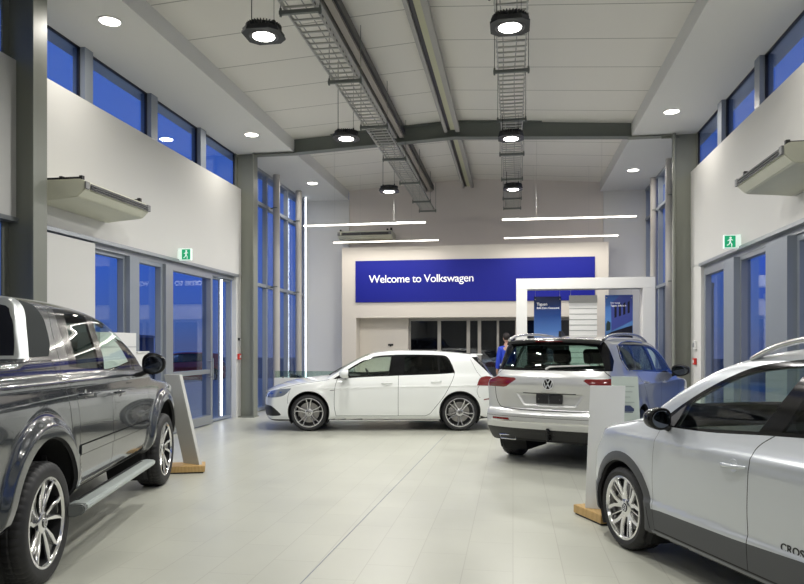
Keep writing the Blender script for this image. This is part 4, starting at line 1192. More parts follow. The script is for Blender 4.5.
def build_suv():
    pm = paint('paint_silver', (.58, .585, .58), .5, .30)
    root = empty('silver_suv', (1.817, 11.762, 0), 1.1679); tag(root, 'silver SUV seen from behind, with red tail lamps, right of the white hatchback', 'car')
    sp = SUV; sk, b = build_car(sp, root, 300, 120)
    W = lambda nm, o, m, side=0: sk.build(nm, o, m, root, side)
    for sg in (1, -1):
        d = W('front_door', 'door', pm, sg); sk.build('front_window', 'window', M_carglass, d, sg)
        d = W('rear_door', 'door', pm, sg); sk.build('rear_window', 'window', M_privacy, d, sg)
        W('quarter_window', 'quarter_window', M_privacy, sg); W('tail_lamp', 'tail_lamp', M_taillamp, sg); W('reflector', 'reflector', M_taillamp, sg)
        # dark bands inside the lamp lens
    W('body', 'body', pm); [(W('seam', 'panel_gap', M_seam, q), W('window_trim', 'window_trim', M_black_gloss, q)) for q in (1, -1)]; W('glass_surround', 'glass_surround', M_black_gloss)
    W('rear_glass', 'rear_window', glassmat('suv_rear_glass', (.45, .62, .54), .04, graze=.4)); W('windscreen', 'windscreen', M_carglass); W('under', 'underbody', M_dark)
    [W('lower_trim', 'lower_trim', mat('bumper_black', (.012, .012, .013), .45), q) for q in (1, -1)]; [W('chrome_strip', 'chrome_strip', M_chrome, q) for q in (1, -1)]
    sk.build(['body', 'front_door', 'rear_door', 'seam', 'window_trim', 'glass_surround', 'tail_lamp'], 'cabin_lining', M_liner, root, 0, -.02, where=sk.cen[:, 2] > .95, flip=True)
    finish_wheels(root, sp, 'plain', [0, 20, 40, 10])
    cabin(root, dict(w=.76, dash=.75, seat=1.85, rear=2.78, end=3.35, floor=.42, belt=1.10))
    bm = bmesh.new(); box(bm, -3.38, -2.8, -.62, .62, 1.05, 1.08); new('parcel_cover', bm, M_trim, root)
    for sg in (1, -1):
        mirror(root, (-.78, sg*1.00, 1.13), sg, M_black, (.12, .24, .16))
        handle(root, 1.46, .985, sg, b, pm); handle(root, 2.44, 1.03, sg, b, pm)
        bm = bmesh.new()
        ra = [3.34, 3.22, 3.0, 2.6, 2.1, 1.7, 1.4, 1.22]; rz = [1.560, 1.595, 1.622, 1.640, 1.640, 1.618, 1.58, 1.54]
        pts = spline(list(zip(ra, rz)), 5)
        sweep(bm, [(-a_, sg*(.60+.03*math.sin((a_-1.2)/2.14*PI)), z_) for a_, z_ in pts], .018, 10, 1.2)
        new('roof_rail', bm, mat('satin_aluminium', (.62, .62, .62), .25, .95), root, True, angle=60)
        # chrome line round the side windows
        bm = bmesh.new(); ln = [(a_, z_) for a_, z_ in spline([(2.4, 1.165), (3.02, 1.188, 1), (3.14, 1.30), (3.13, 1.44), (3.08, 1.50, 1), (2.8, 1.535), (2.4, 1.55), (1.8, 1.53)], 6)]
        sweep(bm, [(-a_, sg*(body_y(b, a_, z_)+.003), z_) for a_, z_ in ln], .006, 6); new('chrome_line', bm, M_chrome, root, True)
        # exhaust trim
        bm = bmesh.new(); xx = -(body_x(b, .58, .35)+.004)
        pr_ = [(.46, .320), (.66, .325), (.68, .372), (.47, .376)]
        P4 = [(xx-.012, sg*y_, z_) for y_, z_ in pr_]
        sweep(bm, P4, .009, 8, closed=True); new('exhaust_trim', bm, M_chrome, root, True)
        # lamp light-guides
        bm = bmesh.new()
        for z_ in (1.0, 1.035, 1.07):
            pts = []
            for y_ in np.linspace(.66, .80, 9): pts.append((-(body_x(b, y_, z_)-.0+.001), sg*y_, z_))
            sweep(bm, pts, .0035, 6)
        new('lamp_light_guide', bm, mat('lamp_guide', (.10, .0, .003), .2, coat=.5), root)
    T = lambda x, y, z: Matrix.Translation((x, y, z)) @ Matrix.Rotation(PI/2, 4, 'Z')
    bm = bmesh.new(); emblem(bm, .070, T(-(body_x(b, 0, 1.03)+.001), 0, 1.03), t=.010); new('badge', bm, mat('badge_silver', (.75, .76, .78), .4, .6), root)
    bm = bmesh.new(); lathe(bm, [(0, .0005), (.060, .0005), (.060, .002)], 32, 'y', M=T(-(body_x(b, 0, 1.03)+.000), 0, 1.03)); new('badge_back', bm, M_black_gloss, root)
    xx = body_x(b, 0, .84)
    bm = bmesh.new(); box(bm, -xx-.022, -xx-.006, -.165, .165, .79, .90, .004); pl = new('plate', bm, mat('plate_black', (.018, .018, .02), .35), root)
    bm = bmesh.new()
    for y in (-.135, .135): tube(bm, (-xx-.026, y, .845), (-xx-.020, y, .845), .008, 10)
    box(bm, -xx-.024, -xx-.021, -.004, .004, .79, .90); new('plate_fixing', bm, M_chrome, pl)
    bm = bmesh.new(); box(bm, -xx-.035, -xx-.0, -.10, .10, .925, .940, .004); new('plate_light', bm, M_black, root)
    # spoiler, brake lamp, wiper, antenna, tow ball
    bm = bmesh.new(); pts = [(-3.30, 1.585), (-3.52, 1.560), (-3.545, 1.535), (-3.50, 1.528), (-3.30, 1.545)]
    n = 17; rows = []
    for i in range(n):
        y = -.59+1.18*i/(n-1); q = (y/.59)**2; rows.append([bm.verts.new((x_+.10*q*(1 if j in (1, 2, 3) else .2), y, z_-.030*q)) for j, (x_, z_) in enumerate(pts)])
    for A, B in zip(rows, rows[1:]):
        for k in range(5): bm.faces.new([A[k], A[(k+1) % 5], B[(k+1) % 5], B[k]])
    bm.faces.new(rows[0]); bm.faces.new(rows[-1][::-1])
    new('roof_spoiler', bm, M_black_gloss, root, True, angle=50)
    bm = bmesh.new(); box(bm, -3.552, -3.53, -.17, .17, 1.538, 1.552); new('brake_light', bm, M_taildark, root)
    bm = bmesh.new(); pts = []
    for k in range(7):
        y = .0-.5*k/6+.02; z = 1.222+.012*math.sin(k); pts.append((-(body_x(b, y, 1.24)+.022), y, 1.235+.004*k))
    sweep(bm, [(-(body_x(b, 0, 1.20)+.015), 0.05, 1.205), (-(body_x(b, 0, 1.23)+.03), .0, 1.235)] + pts[1:], [.016, .014]+[.010]*5+[.006], 8); new('wiper', bm, mat('wiper_grey', (.55, .55, .53), .4), root, True)
    bm = bmesh.new(); prism(bm, [(-3.15, 1.60), (-2.95, 1.61), (-3.12, 1.675), (-3.145, 1.675)], -.018, .018, 'xz'); new('antenna', bm, M_black, root)
    bm = bmesh.new(); xx = -(3.47); tube(bm, (xx, 0, .36), (xx-.12, 0, .36), .02); tube(bm, (xx-.12, 0, .34), (xx-.12, 0, .45), .016); bmesh.ops.create_uvsphere(bm, u_segments=16, v_segments=10, radius=.027, matrix=Matrix.Translation((xx-.12, 0, .47)))
    box(bm, xx-.07, xx, -.06, .06, .40, .44, .005); new('tow_bar', bm, M_black_gloss, root, True)
    return root
build_suv()

# ---- small silver car in the right foreground -------------------------------
SUP = dict(front_x=-.80, rear_x=3.18, wb=2.47, hw=.845, arch_r=.338, arch_dz=.012, wheel=(.604, .215, .445), track=.83, zb=.2,
    top=[(-1, .62), (-.78, .69), (-.70, .775), (-.5, .870), (-.2, .960), (.05, 1.010), (.18, 1.04), (.28, 1.09), (.58, 1.262), (.90, 1.410), (1.18, 1.478), (1.45, 1.505), (2.0, 1.508), (2.6, 1.47), (2.95, 1.42), (3.2, 1.38)],
    front=[(0, -.68), (.25, -.76), (.45, -.78), (.64, -.77), (.78, -.68), (1.5, -.4)],
    rear=[(0, 3.0), (.3, 3.15), (.6, 3.18), (.9, 3.12), (1.0, 3.05), (1.35, 2.88), (1.5, 2.84)],
    plan=[(-1, .76), (-.55, .81), (0, .838), (1, .845), (2.4, .845), (2.9, .82), (3.2, .78)],
    sect=[(0, -.10), (.18, -.05), (.235, -.006), (.38, 0), (.415, 0), (.45, -.012), (.60, -.006), (.80, -.004), (.87, -.016), (.94, -.045), (1.02, -.075), (1.2, -.125), (1.36, -.20), (1.44, -.28), (1.52, -.4)],
    bottom=[(-1, .22), (-.4, .19), (2.6, .19), (3.2, .27)], crown=[(-1, .09), (0, .075), (.4, .06), (1.5, .055), (3.2, .05)],
    creases=[(.845, .90, .0, 3.0, .007, .018)], flares=[(0, .31, .35, .014, .05), (2.47, .31, .35, .014, .05)], cf=.40, cr=.16, k=.018)
_po = spline([(.40, .955, 1), (.50, 1.045), (.685, 1.160), (.90, 1.275), (1.12, 1.368), (1.35, 1.412), (1.60, 1.428), (2.1, 1.430), (2.45, 1.385), (2.62, 1.25), (2.66, 1.10, 1), (2.1, 1.058), (1.4, 1.008), (.9, .968)], 5, True)
SUP['regions'] = [
    ('front_door', spline([(.45, .955, 1), (.41, .75), (.40, .50), (.43, .262, 1), (1.312, .262, 1), (1.302, .55), (1.320, .86), (1.345, .945), (1.435, 1.01, 1)], 5, True), 'side', .1),
    ('rear_door', spline([(1.442, 1.01, 1), (1.352, .945), (1.327, .86), (1.309, .55), (1.319, .262, 1), (1.95, .262, 1), (2.08, .40), (2.22, .60), (2.45, .85), (2.5, 1.08, 1)], 5, True), 'side', .1),
    ('window_trim', _po, 'side', .1),
    ('mirror_triangle', spline([(.455, .975, 1), (.60, 1.085, 1), (.645, 1.11, 1), (.575, .966, 1)], 2, True), 'side', .1),
    ('front_window', spline([(.600, .968, 1), (.672, 1.118, 1), (.82, 1.205), (1.08, 1.325), (1.32, 1.375), (1.545, 1.395, 1), (1.43, 1.19), (1.315, 1.020, 1), (.95, .990)], 5, True), 'side', .1),
    ('rear_window', spline([(1.475, 1.034, 1), (1.55, 1.17), (1.625, 1.385, 1), (1.9, 1.400), (2.15, 1.395, 1), (2.22, 1.085, 1), (1.8, 1.058)], 5, True), 'side', .1),
    ('quarter_window', spline([(2.27, 1.09, 1), (2.20, 1.39, 1), (2.4, 1.36), (2.55, 1.23), (2.6, 1.12, 1)], 4, True), 'side', .1),
    ('windscreen', spline([(.27, -.02, 1), (.30, .40), (.46, .655, 1), (.7, .65), (.98, .57, 1), (.93, .3), (.92, -.02, 1)], 4, True), 'top', .3),
    ('rear_glass', spline([(-.02, 1.02, 1), (.55, 1.02), (.64, 1.04, 1), (.54, 1.33, 1), (-.02, 1.37, 1)], 4, True), 'back', .3),
    ('head_lamp', spline([(-.82, .60), (-.72, .70), (-.50, .795), (-.30, .83, 1), (-.36, .74), (-.50, .65), (-.68, .60)], 5, True), 'side', .05),
    ('tail_lamp', [(2.9, .75), (2.9, 1.0), (3.3, 1.0), (3.3, .75)], 'side', .05),
    ('cladding', [(-1, .32), (-.45, .32), (0, .36), (.5, .392), (1.2, .400), (1.7, .420), (2.4, .43), (3.4, .40), (3.4, 0), (-1, 0)], 'side', .02),
    ('cladding', circ(0, .313, .405, n=40), 'side', .02), ('cladding', circ(2.47, .313, .405, n=40), 'side', .02),
    ('sill', [(.40, .242), (2.1, .242), (2.1, .200), (.40, .200)], 'side', .02)]
SUP['seams'] = [
    (spline([(.45, .955, 1), (.41, .75), (.40, .50), (.43, .262, 1)], 5), 'side', .003), (spline([(1.438, 1.012, 1), (1.348, .945), (1.323, .86), (1.305, .55), (1.315, .262, 1)], 5), 'side', .006),
    ([(.43, .253), (1.95, .253)], 'side', .009), ([(.355, .385), (.385, .255)], 'side', .006), (spline([(-.32, .835), (-.1, .905), (.15, .955), (.42, .975)], 4), 'side', .006)]
def build_supermini():
    pm = paint('paint_reflex_silver', (.59, .62, .65), .45, .30)
    M_clad = noise_bump(mat('cladding_grey', (.075, .078, .082), .5), 300, .15, .0005)
    root = empty('silver_hatchback', (1.556, 5.592, 0), 1.960); tag(root, 'small silver car with dark wheel-arch cladding in the right foreground, cut by the frame', 'car')
    sp = SUP; sk, b = build_car(sp, root, 330, 130)
    W = lambda nm, o, m, side=0: sk.build(nm, o, m, root, side)
    for sg in (1, -1):
        wh = sk.cen[:, 2] > 0
        d = W('front_door', 'door', pm, sg); sk.build('front_window', 'window', glassmat('clear_car_glass', (.86, .95, .91), .06, graze=.5), d, sg); sk.build('mirror_triangle', 'mirror_triangle', mat('triangle_grey', (.10, .10, .105), .5), d, sg)
        d = W('rear_door', 'door', pm, sg); sk.build('rear_window', 'window', M_privacy, d, sg); W('quarter_window', 'quarter_window', M_privacy, sg)
        W('head_lamp', 'head_lamp', M_lampglass, sg); W('tail_lamp', 'tail_lamp', M_taillamp, sg)
        W('cladding', 'cladding', M_clad, sg); W('sill', 'sill', mat('sill_grey', (.20, .21, .22), .35), sg)
    W('body', 'body', pm); [(W('seam', 'panel_gap', M_seam, q), W('window_trim', 'window_trim', M_black_gloss, q)) for q in (1, -1)]; W('windscreen', 'windscreen', M_carglass); W('rear_glass', 'rear_window', M_privacy); W('under', 'underbody', M_dark)
    sk.build(['body', 'front_door', 'rear_door', 'seam', 'window_trim'], 'cabin_lining', M_liner, root, 0, -.02, where=sk.cen[:, 2] > .9, flip=True)
    # black gloss pillar between the doors
    finish_wheels(root, sp, 'polo', [8, 8, 30, 30])
    cabin(root, dict(w=.70, dash=.55, seat=1.75, rear=2.55, end=2.9, floor=.32, belt=.96))
    for sg in (1, -1):
        mirror(root, (-.545, sg*.885, 1.015), sg, M_black_gloss, (.10, .155, .135))
        handle(root, 1.20, .815, sg, b, pm, .20)
        handle(root, 2.20, .86, sg, b, pm, .20)
        bm = bmesh.new()
        pts = spline([(1.05, 1.415), (1.14, 1.455), (1.28, 1.500), (1.5, 1.535), (1.9, 1.55), (2.3, 1.53), (2.6, 1.475), (2.7, 1.44)], 5)
        sweep(bm, [(-a_, sg*.585, z_) for a_, z_ in pts], .017, 10, 1.3)
        new('roof_rail', bm, mat('satin_aluminium', (.62, .62, .62), .25, .95), root, True, angle=60)
    text_obj('model_lettering', 'CROSS', .058, M_black, (-1.545, body_y(b, 1.65, .45)+.002, .436), (PI/2, 0, PI), root, extrude=.001, offset=.001, spacing=1.05)
    return root
build_supermini()

# ---- dark grey pickup on the left ----------------------------------------------
def _bed_face(a, ay, z): return a*0-9
PUP = dict(front_x=-.90, rear_x=4.35, wb=3.097, hw=.93, arch_r=.495, arch_dz=.04, wheel=(.765, .255, .545), track=.955, zb=.42,
    top=[(-1.2, .95), (-.9, 1.0), (-.80, 1.08), (-.4, 1.14), (.1, 1.185), (.40, 1.225), (.52, 1.28), (.90, 1.54), (1.18, 1.695), (1.45, 1.770), (1.85, 1.822), (2.3, 1.848), (2.75, 1.850), (2.90, 1.835), (2.98, 1.78), (3.12, 1.62), (3.24, 1.44), (3.28, 1.412), (3.34, 1.405), (4.3, 1.40), (4.6, 1.39)],
    front=[(0, -.7), (.4, -.82), (.6, -.90), (.9, -.90), (1.05, -.80), (2, -.2)], rear=[(0, 4.2), (.5, 4.30), (.6, 4.35), (1.3, 4.33), (1.5, 4.3)],
    plan=[(-1, .84), (-.5, .90), (0, .925), (3.2, .93), (4.0, .925), (4.5, .90)],
    sect=[(0, -.16), (.42, -.09), (.50, -.03), (.62, -.005), (.90, 0), (1.12, -.010), (1.20, -.022), (1.265, -.042), (1.30, -.062), (1.38, -.078), (1.42, -.092), (1.6, -.165), (1.74, -.225), (1.80, -.275), (1.88, -.40)],
    bottom=[(-1, .36), (-.5, .33), (.4, .42), (3.6, .42), (4.3, .48)], crown=[(-1, .08), (.3, .06), (1.2, .06), (2.8, .055), (3.2, .03), (3.3, .012), (4.5, .012)],
    creases=[(1.215, 1.27, .3, 4.2, .012, .028)], flares=[(0, .42, .55, .045, .05), (3.097, .42, .56, .048, .05)], cf=.30, cr=.12, k=.016, z0=.75)
PUP['regions'] = [
    ('front_door', spline([(.62, 1.22, 1), (.60, .9), (.66, .60), (.74, .475, 1), (1.735, .475, 1), (1.715, .8), (1.73, 1.10), (1.80, 1.285, 1)], 5, True), 'side', .1),
    ('rear_door', spline([(1.808, 1.285, 1), (1.738, 1.10), (1.722, .8), (1.742, .475, 1), (2.40, .475, 1), (2.47, .60), (2.475, .85), (2.50, 1.08), (2.63, 1.25), (2.66, 1.34, 1)], 5, True), 'side', .1),
    ('window_trim', spline([(.62, 1.235, 1), (.80, 1.42), (1.0, 1.58), (1.2, 1.685), (1.6, 1.755), (2.0, 1.775), (2.36, 1.765, 1), (2.42, 1.60), (2.50, 1.345, 1), (1.9, 1.300)], 5, True), 'side', .1),
    ('front_window', spline([(.93, 1.262, 1), (.90, 1.44), (.98, 1.55, 1), (1.12, 1.645), (1.35, 1.700), (1.60, 1.722, 1), (1.68, 1.50), (1.755, 1.30, 1)], 5, True), 'side', .1),
    ('rear_window', spline([(1.88, 1.312, 1), (1.82, 1.5), (1.745, 1.735, 1), (2.0, 1.742), (2.20, 1.738, 1), (2.28, 1.57), (2.36, 1.338, 1)], 5, True), 'side', .1),
    ('windscreen', spline([(.46, -.02, 1), (.50, .45), (.68, .76, 1), (.95, .73), (1.30, .64, 1), (1.25, .3), (1.24, -.02, 1)], 4, True), 'top', .3),
    ('bar_panel', spline([(2.66, 1.78, 1), (2.62, 1.66), (2.70, 1.50), (2.80, 1.425, 1), (3.155, 1.418, 1), (3.03, 1.58), (2.90, 1.76, 1), (2.80, 1.80)], 4, True), 'side', .1),
    ('sports_bar', spline([(2.825, 1.90, 1), (2.84, 1.78), (2.95, 1.62), (3.105, 1.418, 1), (3.34, 1.414, 1), (3.34, 1.9, 1)], 4, True), 'side', -9),
    ('bar_opening', spline([(-.02, 1.435, 1), (.80, 1.435, 1), (.765, 1.56), (.70, 1.69), (.58, 1.768), (-.02, 1.79, 1)], 4, True), 'back', .06, 2.8),
    ('bed_cover', [(3.31, -.02), (3.31, .80), (4.25, .79), (4.25, -.02)], 'top', .6),
    ('moulding', [(.56, .705), (2.478, .712), (2.478, .775), (.60, .765)], 'side', .1),
    ('lower_trim', [(-1, .46), (4.5, .46), (4.5, 0), (-1, 0)], 'side', .02),
    ('head_lamp', spline([(-.92, .95), (-.75, 1.03), (-.42, 1.08, 1), (-.45, .95), (-.6, .86), (-.92, .84)], 4, True), 'side', .05)]
PUP['seams'] = [
    (spline([(.62, 1.22, 1), (.60, .9), (.66, .60), (.74, .475, 1)], 5), 'side', None), (spline([(1.805, 1.285, 1), (1.735, 1.10), (1.72, .8), (1.74, .475, 1)], 5), 'side', None),
    (spline([(2.40, .475, 1), (2.47, .60), (2.475, .85), (2.50, 1.08), (2.63, 1.25), (2.66, 1.34), (2.56, 1.6), (2.44, 1.80)], 5), 'side', None), ([(.74, .475), (2.40, .475)], 'side', None),
    (spline([(2.60, .50), (2.62, .8), (2.66, 1.1), (2.78, 1.40)], 5), 'side', .010), ([(2.78, 1.395), (4.3, 1.385)], 'side', .008), ([(2.72, 1.345), (4.3, 1.335)], 'side', .006),
    ([(.56, .700), (2.48, .707)], 'side', .007), ([(.60, .770), (2.48, .780)], 'side', .006)]
def build_pickup():
    pm = paint('paint_indium_grey', (.030, .036, .043), .12, .14)
    root = empty('pickup_truck', (-4.607, 6.687, 0), 1.8308); tag(root, 'dark grey double-cab pickup on the left, rear end cut by the frame', 'pickup truck')
    sp = PUP; sk, b = build_car(sp, root, 420, 150)
    W = lambda nm, o, m, side=0: sk.build(nm, o, m, root, side)
    M_satin = mat('bar_silver', (.55, .58, .59), .28, .8)
    for sg in (1, -1):
        d = W('front_door', 'door', pm, sg); sk.build('front_window', 'window', glassmat('clear_car_glass', (.86, .95, .91), .06), d, sg)
        d = W('rear_door', 'door', pm, sg); sk.build('rear_window', 'window', M_privacy, d, sg)
        sk.build('moulding', 'moulding', pm, root, sg, .010)
        W('bar_panel', 'bar_panel', noise_bump(mat('bar_panel_grey', (.035, .040, .040), .75, spec=.1), 200, .3, .001), sg); W('sports_bar', 'sports_bar', M_satin, sg); W('head_lamp', 'head_lamp', M_lampglass, sg)
    W('body', 'body', pm); [(W('seam', 'panel_gap', M_seam, q), W('window_trim', 'window_trim', M_black_gloss, q)) for q in (1, -1)]; W('windscreen', 'windscreen', M_carglass); W('under', 'underbody', M_dark); [W('lower_trim', 'lower_trim', M_black, q) for q in (1, -1)]
    W('bar_opening', 'cab_rear_window', mat('bar_recess_shade', (.006, .007, .012), .5, spec=.15)); W('bed_cover', 'bed_cover', mat('bed_cover_black', (.02, .02, .022), .25, coat=.6))  # near-black skin stands for the shaded hollow before the cab window
    sk.build(['body', 'front_door', 'rear_door', 'seam', 'window_trim'], 'cabin_lining', M_liner, root, 0, -.02, where=(sk.cen[:, 2] > 1.15) & (sk.cen[:, 0] < 2.7) & (sk.cen[:, 0] > .3), flip=True)
    finish_wheels(root, sp, 'amarok', [10, 30, 3, 20], tread=True)
    cabin(root, dict(w=.78, dash=1.0, seat=1.95, rear=2.55, end=2.7, floor=.55, belt=1.24))
    for sg in (1, -1):
        mirror(root, (-1.0, sg*1.075, 1.325), sg, M_black_gloss, (.11, .20, .185))
        handle(root, 1.52, 1.095, sg, b, pm, .22); handle(root, 2.33, 1.135, sg, b, pm, .22)
        bm = bmesh.new()   # running board
        pts = [(.93, .0), (.93, .05), (.985, .062), (1.055, .055), (1.065, .03), (1.05, .005), (.98, -.012)]
        n = 2
        prism(bm, [(sg*y_,   .358+z_) for y_, z_ in pts], -2.72, -.90, 'yz'); bmesh.ops.bevel(bm, geom=bm.edges[:], offset=.006, segments=2, affect='EDGES')
        st_ = new('side_step', bm, mat('step_silver', (.50, .55, .53), .35, .4), root, True)
        bm = bmesh.new(); prism(bm, [(sg*y_, .345+z_*1.25) for y_, z_ in pts], -2.78, -2.715, 'yz'); bmesh.ops.bevel(bm, geom=bm.edges[:], offset=.008, segments=2, affect='EDGES'); new('end_cap', bm, mat('step_cap', (.12, .13, .125), .5), st_, True)
        bm = bmesh.new(); prism(bm, [(sg*.940, .412), (sg*.940, .418), (sg*.972, .4205), (sg*.972, .414)], -2.6, -1.0, 'yz'); new('step_tread', bm, M_black, st_)
    return root
build_pickup()
# ================================================================== FURNISHINGS
def slab(bm, pts, w, t):
    """board through a bottom and a top point: w = width vector (2-D), t = thickness"""
    b_, tp = Vector(pts[0]), Vector(pts[1]); wv = Vector((w[0], w[1], 0))/2
    nv = Vector((w[1], -w[0], 0)).normalized()*t/2
    v = [bm.verts.new(p) for p in (b_-wv-nv, b_+wv-nv, b_+wv+nv, b_-wv+nv, tp-wv-nv, tp+wv-nv, tp+wv+nv, tp-wv+nv)]
    for q in ((0, 1, 2, 3), (4, 7, 6, 5), (0, 4, 5, 1), (1, 5, 6, 2), (2, 6, 7, 3), (3, 7, 4, 0)): bm.faces.new([v[i] for i in q])
def info_stand(base, bot, top, w, t, label, m):
    """wooden foot with an upright board; base = four floor corners"""
    bm = bmesh.new(); prism(bm, base, .015, .085, 'xy'); bmesh.ops.bevel(bm, geom=bm.edges[:], offset=.004, segments=2, affect='EDGES')
    r = new('info_stand', bm, M_oak); tag(r, label, 'display stand', 'information stands')
    c = Vector((sum(p[0] for p in base)/4, sum(p[1] for p in base)/4))
    bm = bmesh.new(); prism(bm, [tuple(c+(Vector(p)-c)*.93) for p in base], 0, .016, 'xy'); new('plinth', bm, M_black, r)
    bm = bmesh.new(); slab(bm, (bot, top), w, t); b = new('board', bm, m, r)
    return r, b
M_board = mat('board_white', (.74, .75, .74), .3)
info_stand([(-4.12, 7.75), (-3.99, 7.46), (-3.56, 7.60), (-3.69, 7.90)], (-3.77, 7.73, .083), (-4.09, 7.86, 1.14), (.25, -.10), .045, 'leaning grey-white board on an oak foot beside the pickup front wheel', mat('board_grey', (.55, .55, .52), .5))
info_stand([(.53, 6.30), (.72, 5.91), (1.02, 6.05), (.83, 6.44)], (.765, 6.16, .083), (.815, 6.22, 1.145), (.29, -.05), .03, 'plain white board on an oak foot in front of the silver SUV', M_board)
r, b = info_stand([(.99, 7.75), (1.05, 7.40), (1.42, 7.46), (1.36, 7.80)], (1.215, 7.58, .083), (1.17, 7.62, 1.165), (.27, -.02), .025, 'pale green printed board standing behind the plain white board', mat('board_pale_green', (.55, .62, .56), .3))
bm = bmesh.new()
for i in range(9):
    z = 1.06-.055*i if i < 5 else .62-.05*(i-5); y = 7.606-(1.16-z)*.035-.016
    box(bm, 1.085, 1.265-.02*(i % 3), y-.0008, y, z-.003, z+.003)
new('print_lines', bm, mat('print_grey', (.30, .36, .33), .5), b)
bm = bmesh.new(); y = 7.586-.36*.035
prism(bm, [(1.11, .80), (1.12, .83), (1.15, .84), (1.17, .862), (1.22, .862), (1.245, .84), (1.26, .83), (1.26, .80)], y-.004, y-.003, 'xz'); prism(bm, [(1.12, .787), (1.25, .787), (1.25, .797), (1.12, .797)], y-.004, y-.003, 'xz')
new('printed_car', bm, mat('print_navy', (.04, .06, .14), .4), b)

# white display gate with hanging panels
GY = 15.3
bm = bmesh.new(); box(bm, .07, 2.94, GY-.2, GY+.2, 2.70, 2.93, .004); g = new('display_gate', bm, M_white); tag(g, 'white square gate frame standing behind the silver SUV', 'display frame')
for x0, x1 in ((.07, .30), (2.69, 2.94)):
    bm = bmesh.new(); box(bm, x0, x1, GY-.2, GY+.2, 0, 2.699, .004); new('upright', bm, M_white, g)
bm = bmesh.new(); box(bm, .31, 2.68, GY-.12, GY+.12, 2.695, 2.70); new('light_groove', bm, M_alu, g)
def hang(x0, x1, z0, z1, m, label, cat):
    bm = bmesh.new(); box(bm, x0, x1, GY-.015, GY+.015, z0, z1); o = new('hanging_poster' if cat == 'poster' else 'slat_panel', bm, m); tag(o, label, cat)
    for x in (x0+.03, x1-.03):
        bm = bmesh.new(); tube(bm, (x, GY, z1), (x, GY, 2.698), .003, 6); new('wire', bm, M_galv, o)
        for z in (z0+.06, z1-.06):
            bm = bmesh.new(); tube(bm, (x, GY-.024, z), (x, GY+.024, z), .012, 10); new('clip', bm, M_chrome, o)
    return o
def poster_mat(name, stops, fac):
    m = mat(name, (1, 1, 1), .25, coat=.4); nt = m.node_tree
    t = nt.nodes.new('ShaderNodeTexCoord'); s = nt.nodes.new('ShaderNodeSeparateXYZ'); r_ = nt.nodes.new('ShaderNodeValToRGB')
    nt.links.new(t.outputs['Generated'], s.inputs[0]); nt.links.new(s.outputs[fac], r_.inputs[0]); nt.links.new(r_.outputs[0], nt.nodes['Principled BSDF'].inputs['Base Color'])
    e_ = r_.color_ramp.elements; e_[0].position, e_[0].color = stops[0][0], (*stops[0][1], 1); e_[1].position, e_[1].color = stops[-1][0], (*stops[-1][1], 1)
    for p_, c_ in stops[1:-1]: q = e_.new(p_); q.color = (*c_, 1)
    return m
p1_ = hang(.45, 1.03, 1.55, 2.55, poster_mat('poster_blue', [(0, (.20, .30, .50)), (.25, (.07, .17, .45)), (.6, (.012, .05, .22)), (1, (.004, .01, .05))], 'Z'), 'dark blue gradient poster with two lines of white text, left in the white gate', 'poster')
text_obj('headline', 'Tiguan', .085, M_text, (.51, GY-.018, 2.36), (PI/2, 0, 0), p1_, extrude=.001)
text_obj('headline', 'Bold. Calm. Connected.', .056, M_text, (.51, GY-.018, 2.285), (PI/2, 0, 0), p1_, extrude=.001, spacing=.9)
sl = hang(1.20, 1.78, .95, 2.56, M_white, 'white slatted panel with a grey top strip, hung in the middle of the gate', 'panel')
bm = bmesh.new(); box(bm, 1.195, 1.785, GY-.03, GY-.016, 2.41, 2.57, .003); new('top_strip', bm, mat('strip_grey', (.36, .36, .34), .5), sl)
for k in range(12):
    z = 2.285-.118*k
    bm = bmesh.new(); box(bm, 1.20, 1.78, GY-.020, GY-.0155, z-.007, z+.007); o = new('slat_groove', bm, mat('groove_grey', (.30, .31, .30), .6), sl)
p2_ = hang(1.95, 2.52, 1.55, 2.57, poster_mat('poster_sky', [(0, (.08, .16, .30)), (.5, (.10, .25, .60)), (1, (.04, .10, .35))], 'Z'), 'poster of a blue building facade against the sky, right in the white gate', 'poster')
def flat(pl, m_, nm, y): bm = bmesh.new(); prism(bm, pl, GY-y-.001, GY-y, 'xz'); return new(nm, bm, m_, p2_)
flat([(2.08, 1.80), (2.51, 2.02), (2.51, 2.56), (2.25, 2.56), (2.07, 2.38)], mat('poster_building', (.05, .07, .30), .3), 'printed_building', .016)
flat([(1.96, 1.56), (2.51, 1.56), (2.51, 1.92), (2.08, 1.78), (1.96, 1.70)], mat('poster_dark', (.008, .008, .02), .3), 'printed_shadow', .018)
for k in range(4):
    x = 2.14+.09*k; flat([(x, 2.08+.03*k), (x+.045, 2.10+.03*k), (x+.045, 2.36+.03*k), (x, 2.32+.03*k)], MATS['poster_dark'], 'printed_window', .019)
flat([(1.97, 1.80), (2.05, 1.82), (2.06, 1.98), (2.0, 2.02), (1.97, 1.95)], mat('poster_tree', (.01, .03, .03), .5), 'printed_tree', .019)
text_obj('headline', 'Der neue', .05, M_text, (2.06, GY-.022, 2.385), (PI/2, 0, 0), p2_, extrude=.001)
text_obj('headline', 'Tiguan. Life is in', .05, M_text, (2.06, GY-.022, 2.325), (PI/2, 0, 0), p2_, extrude=.001)

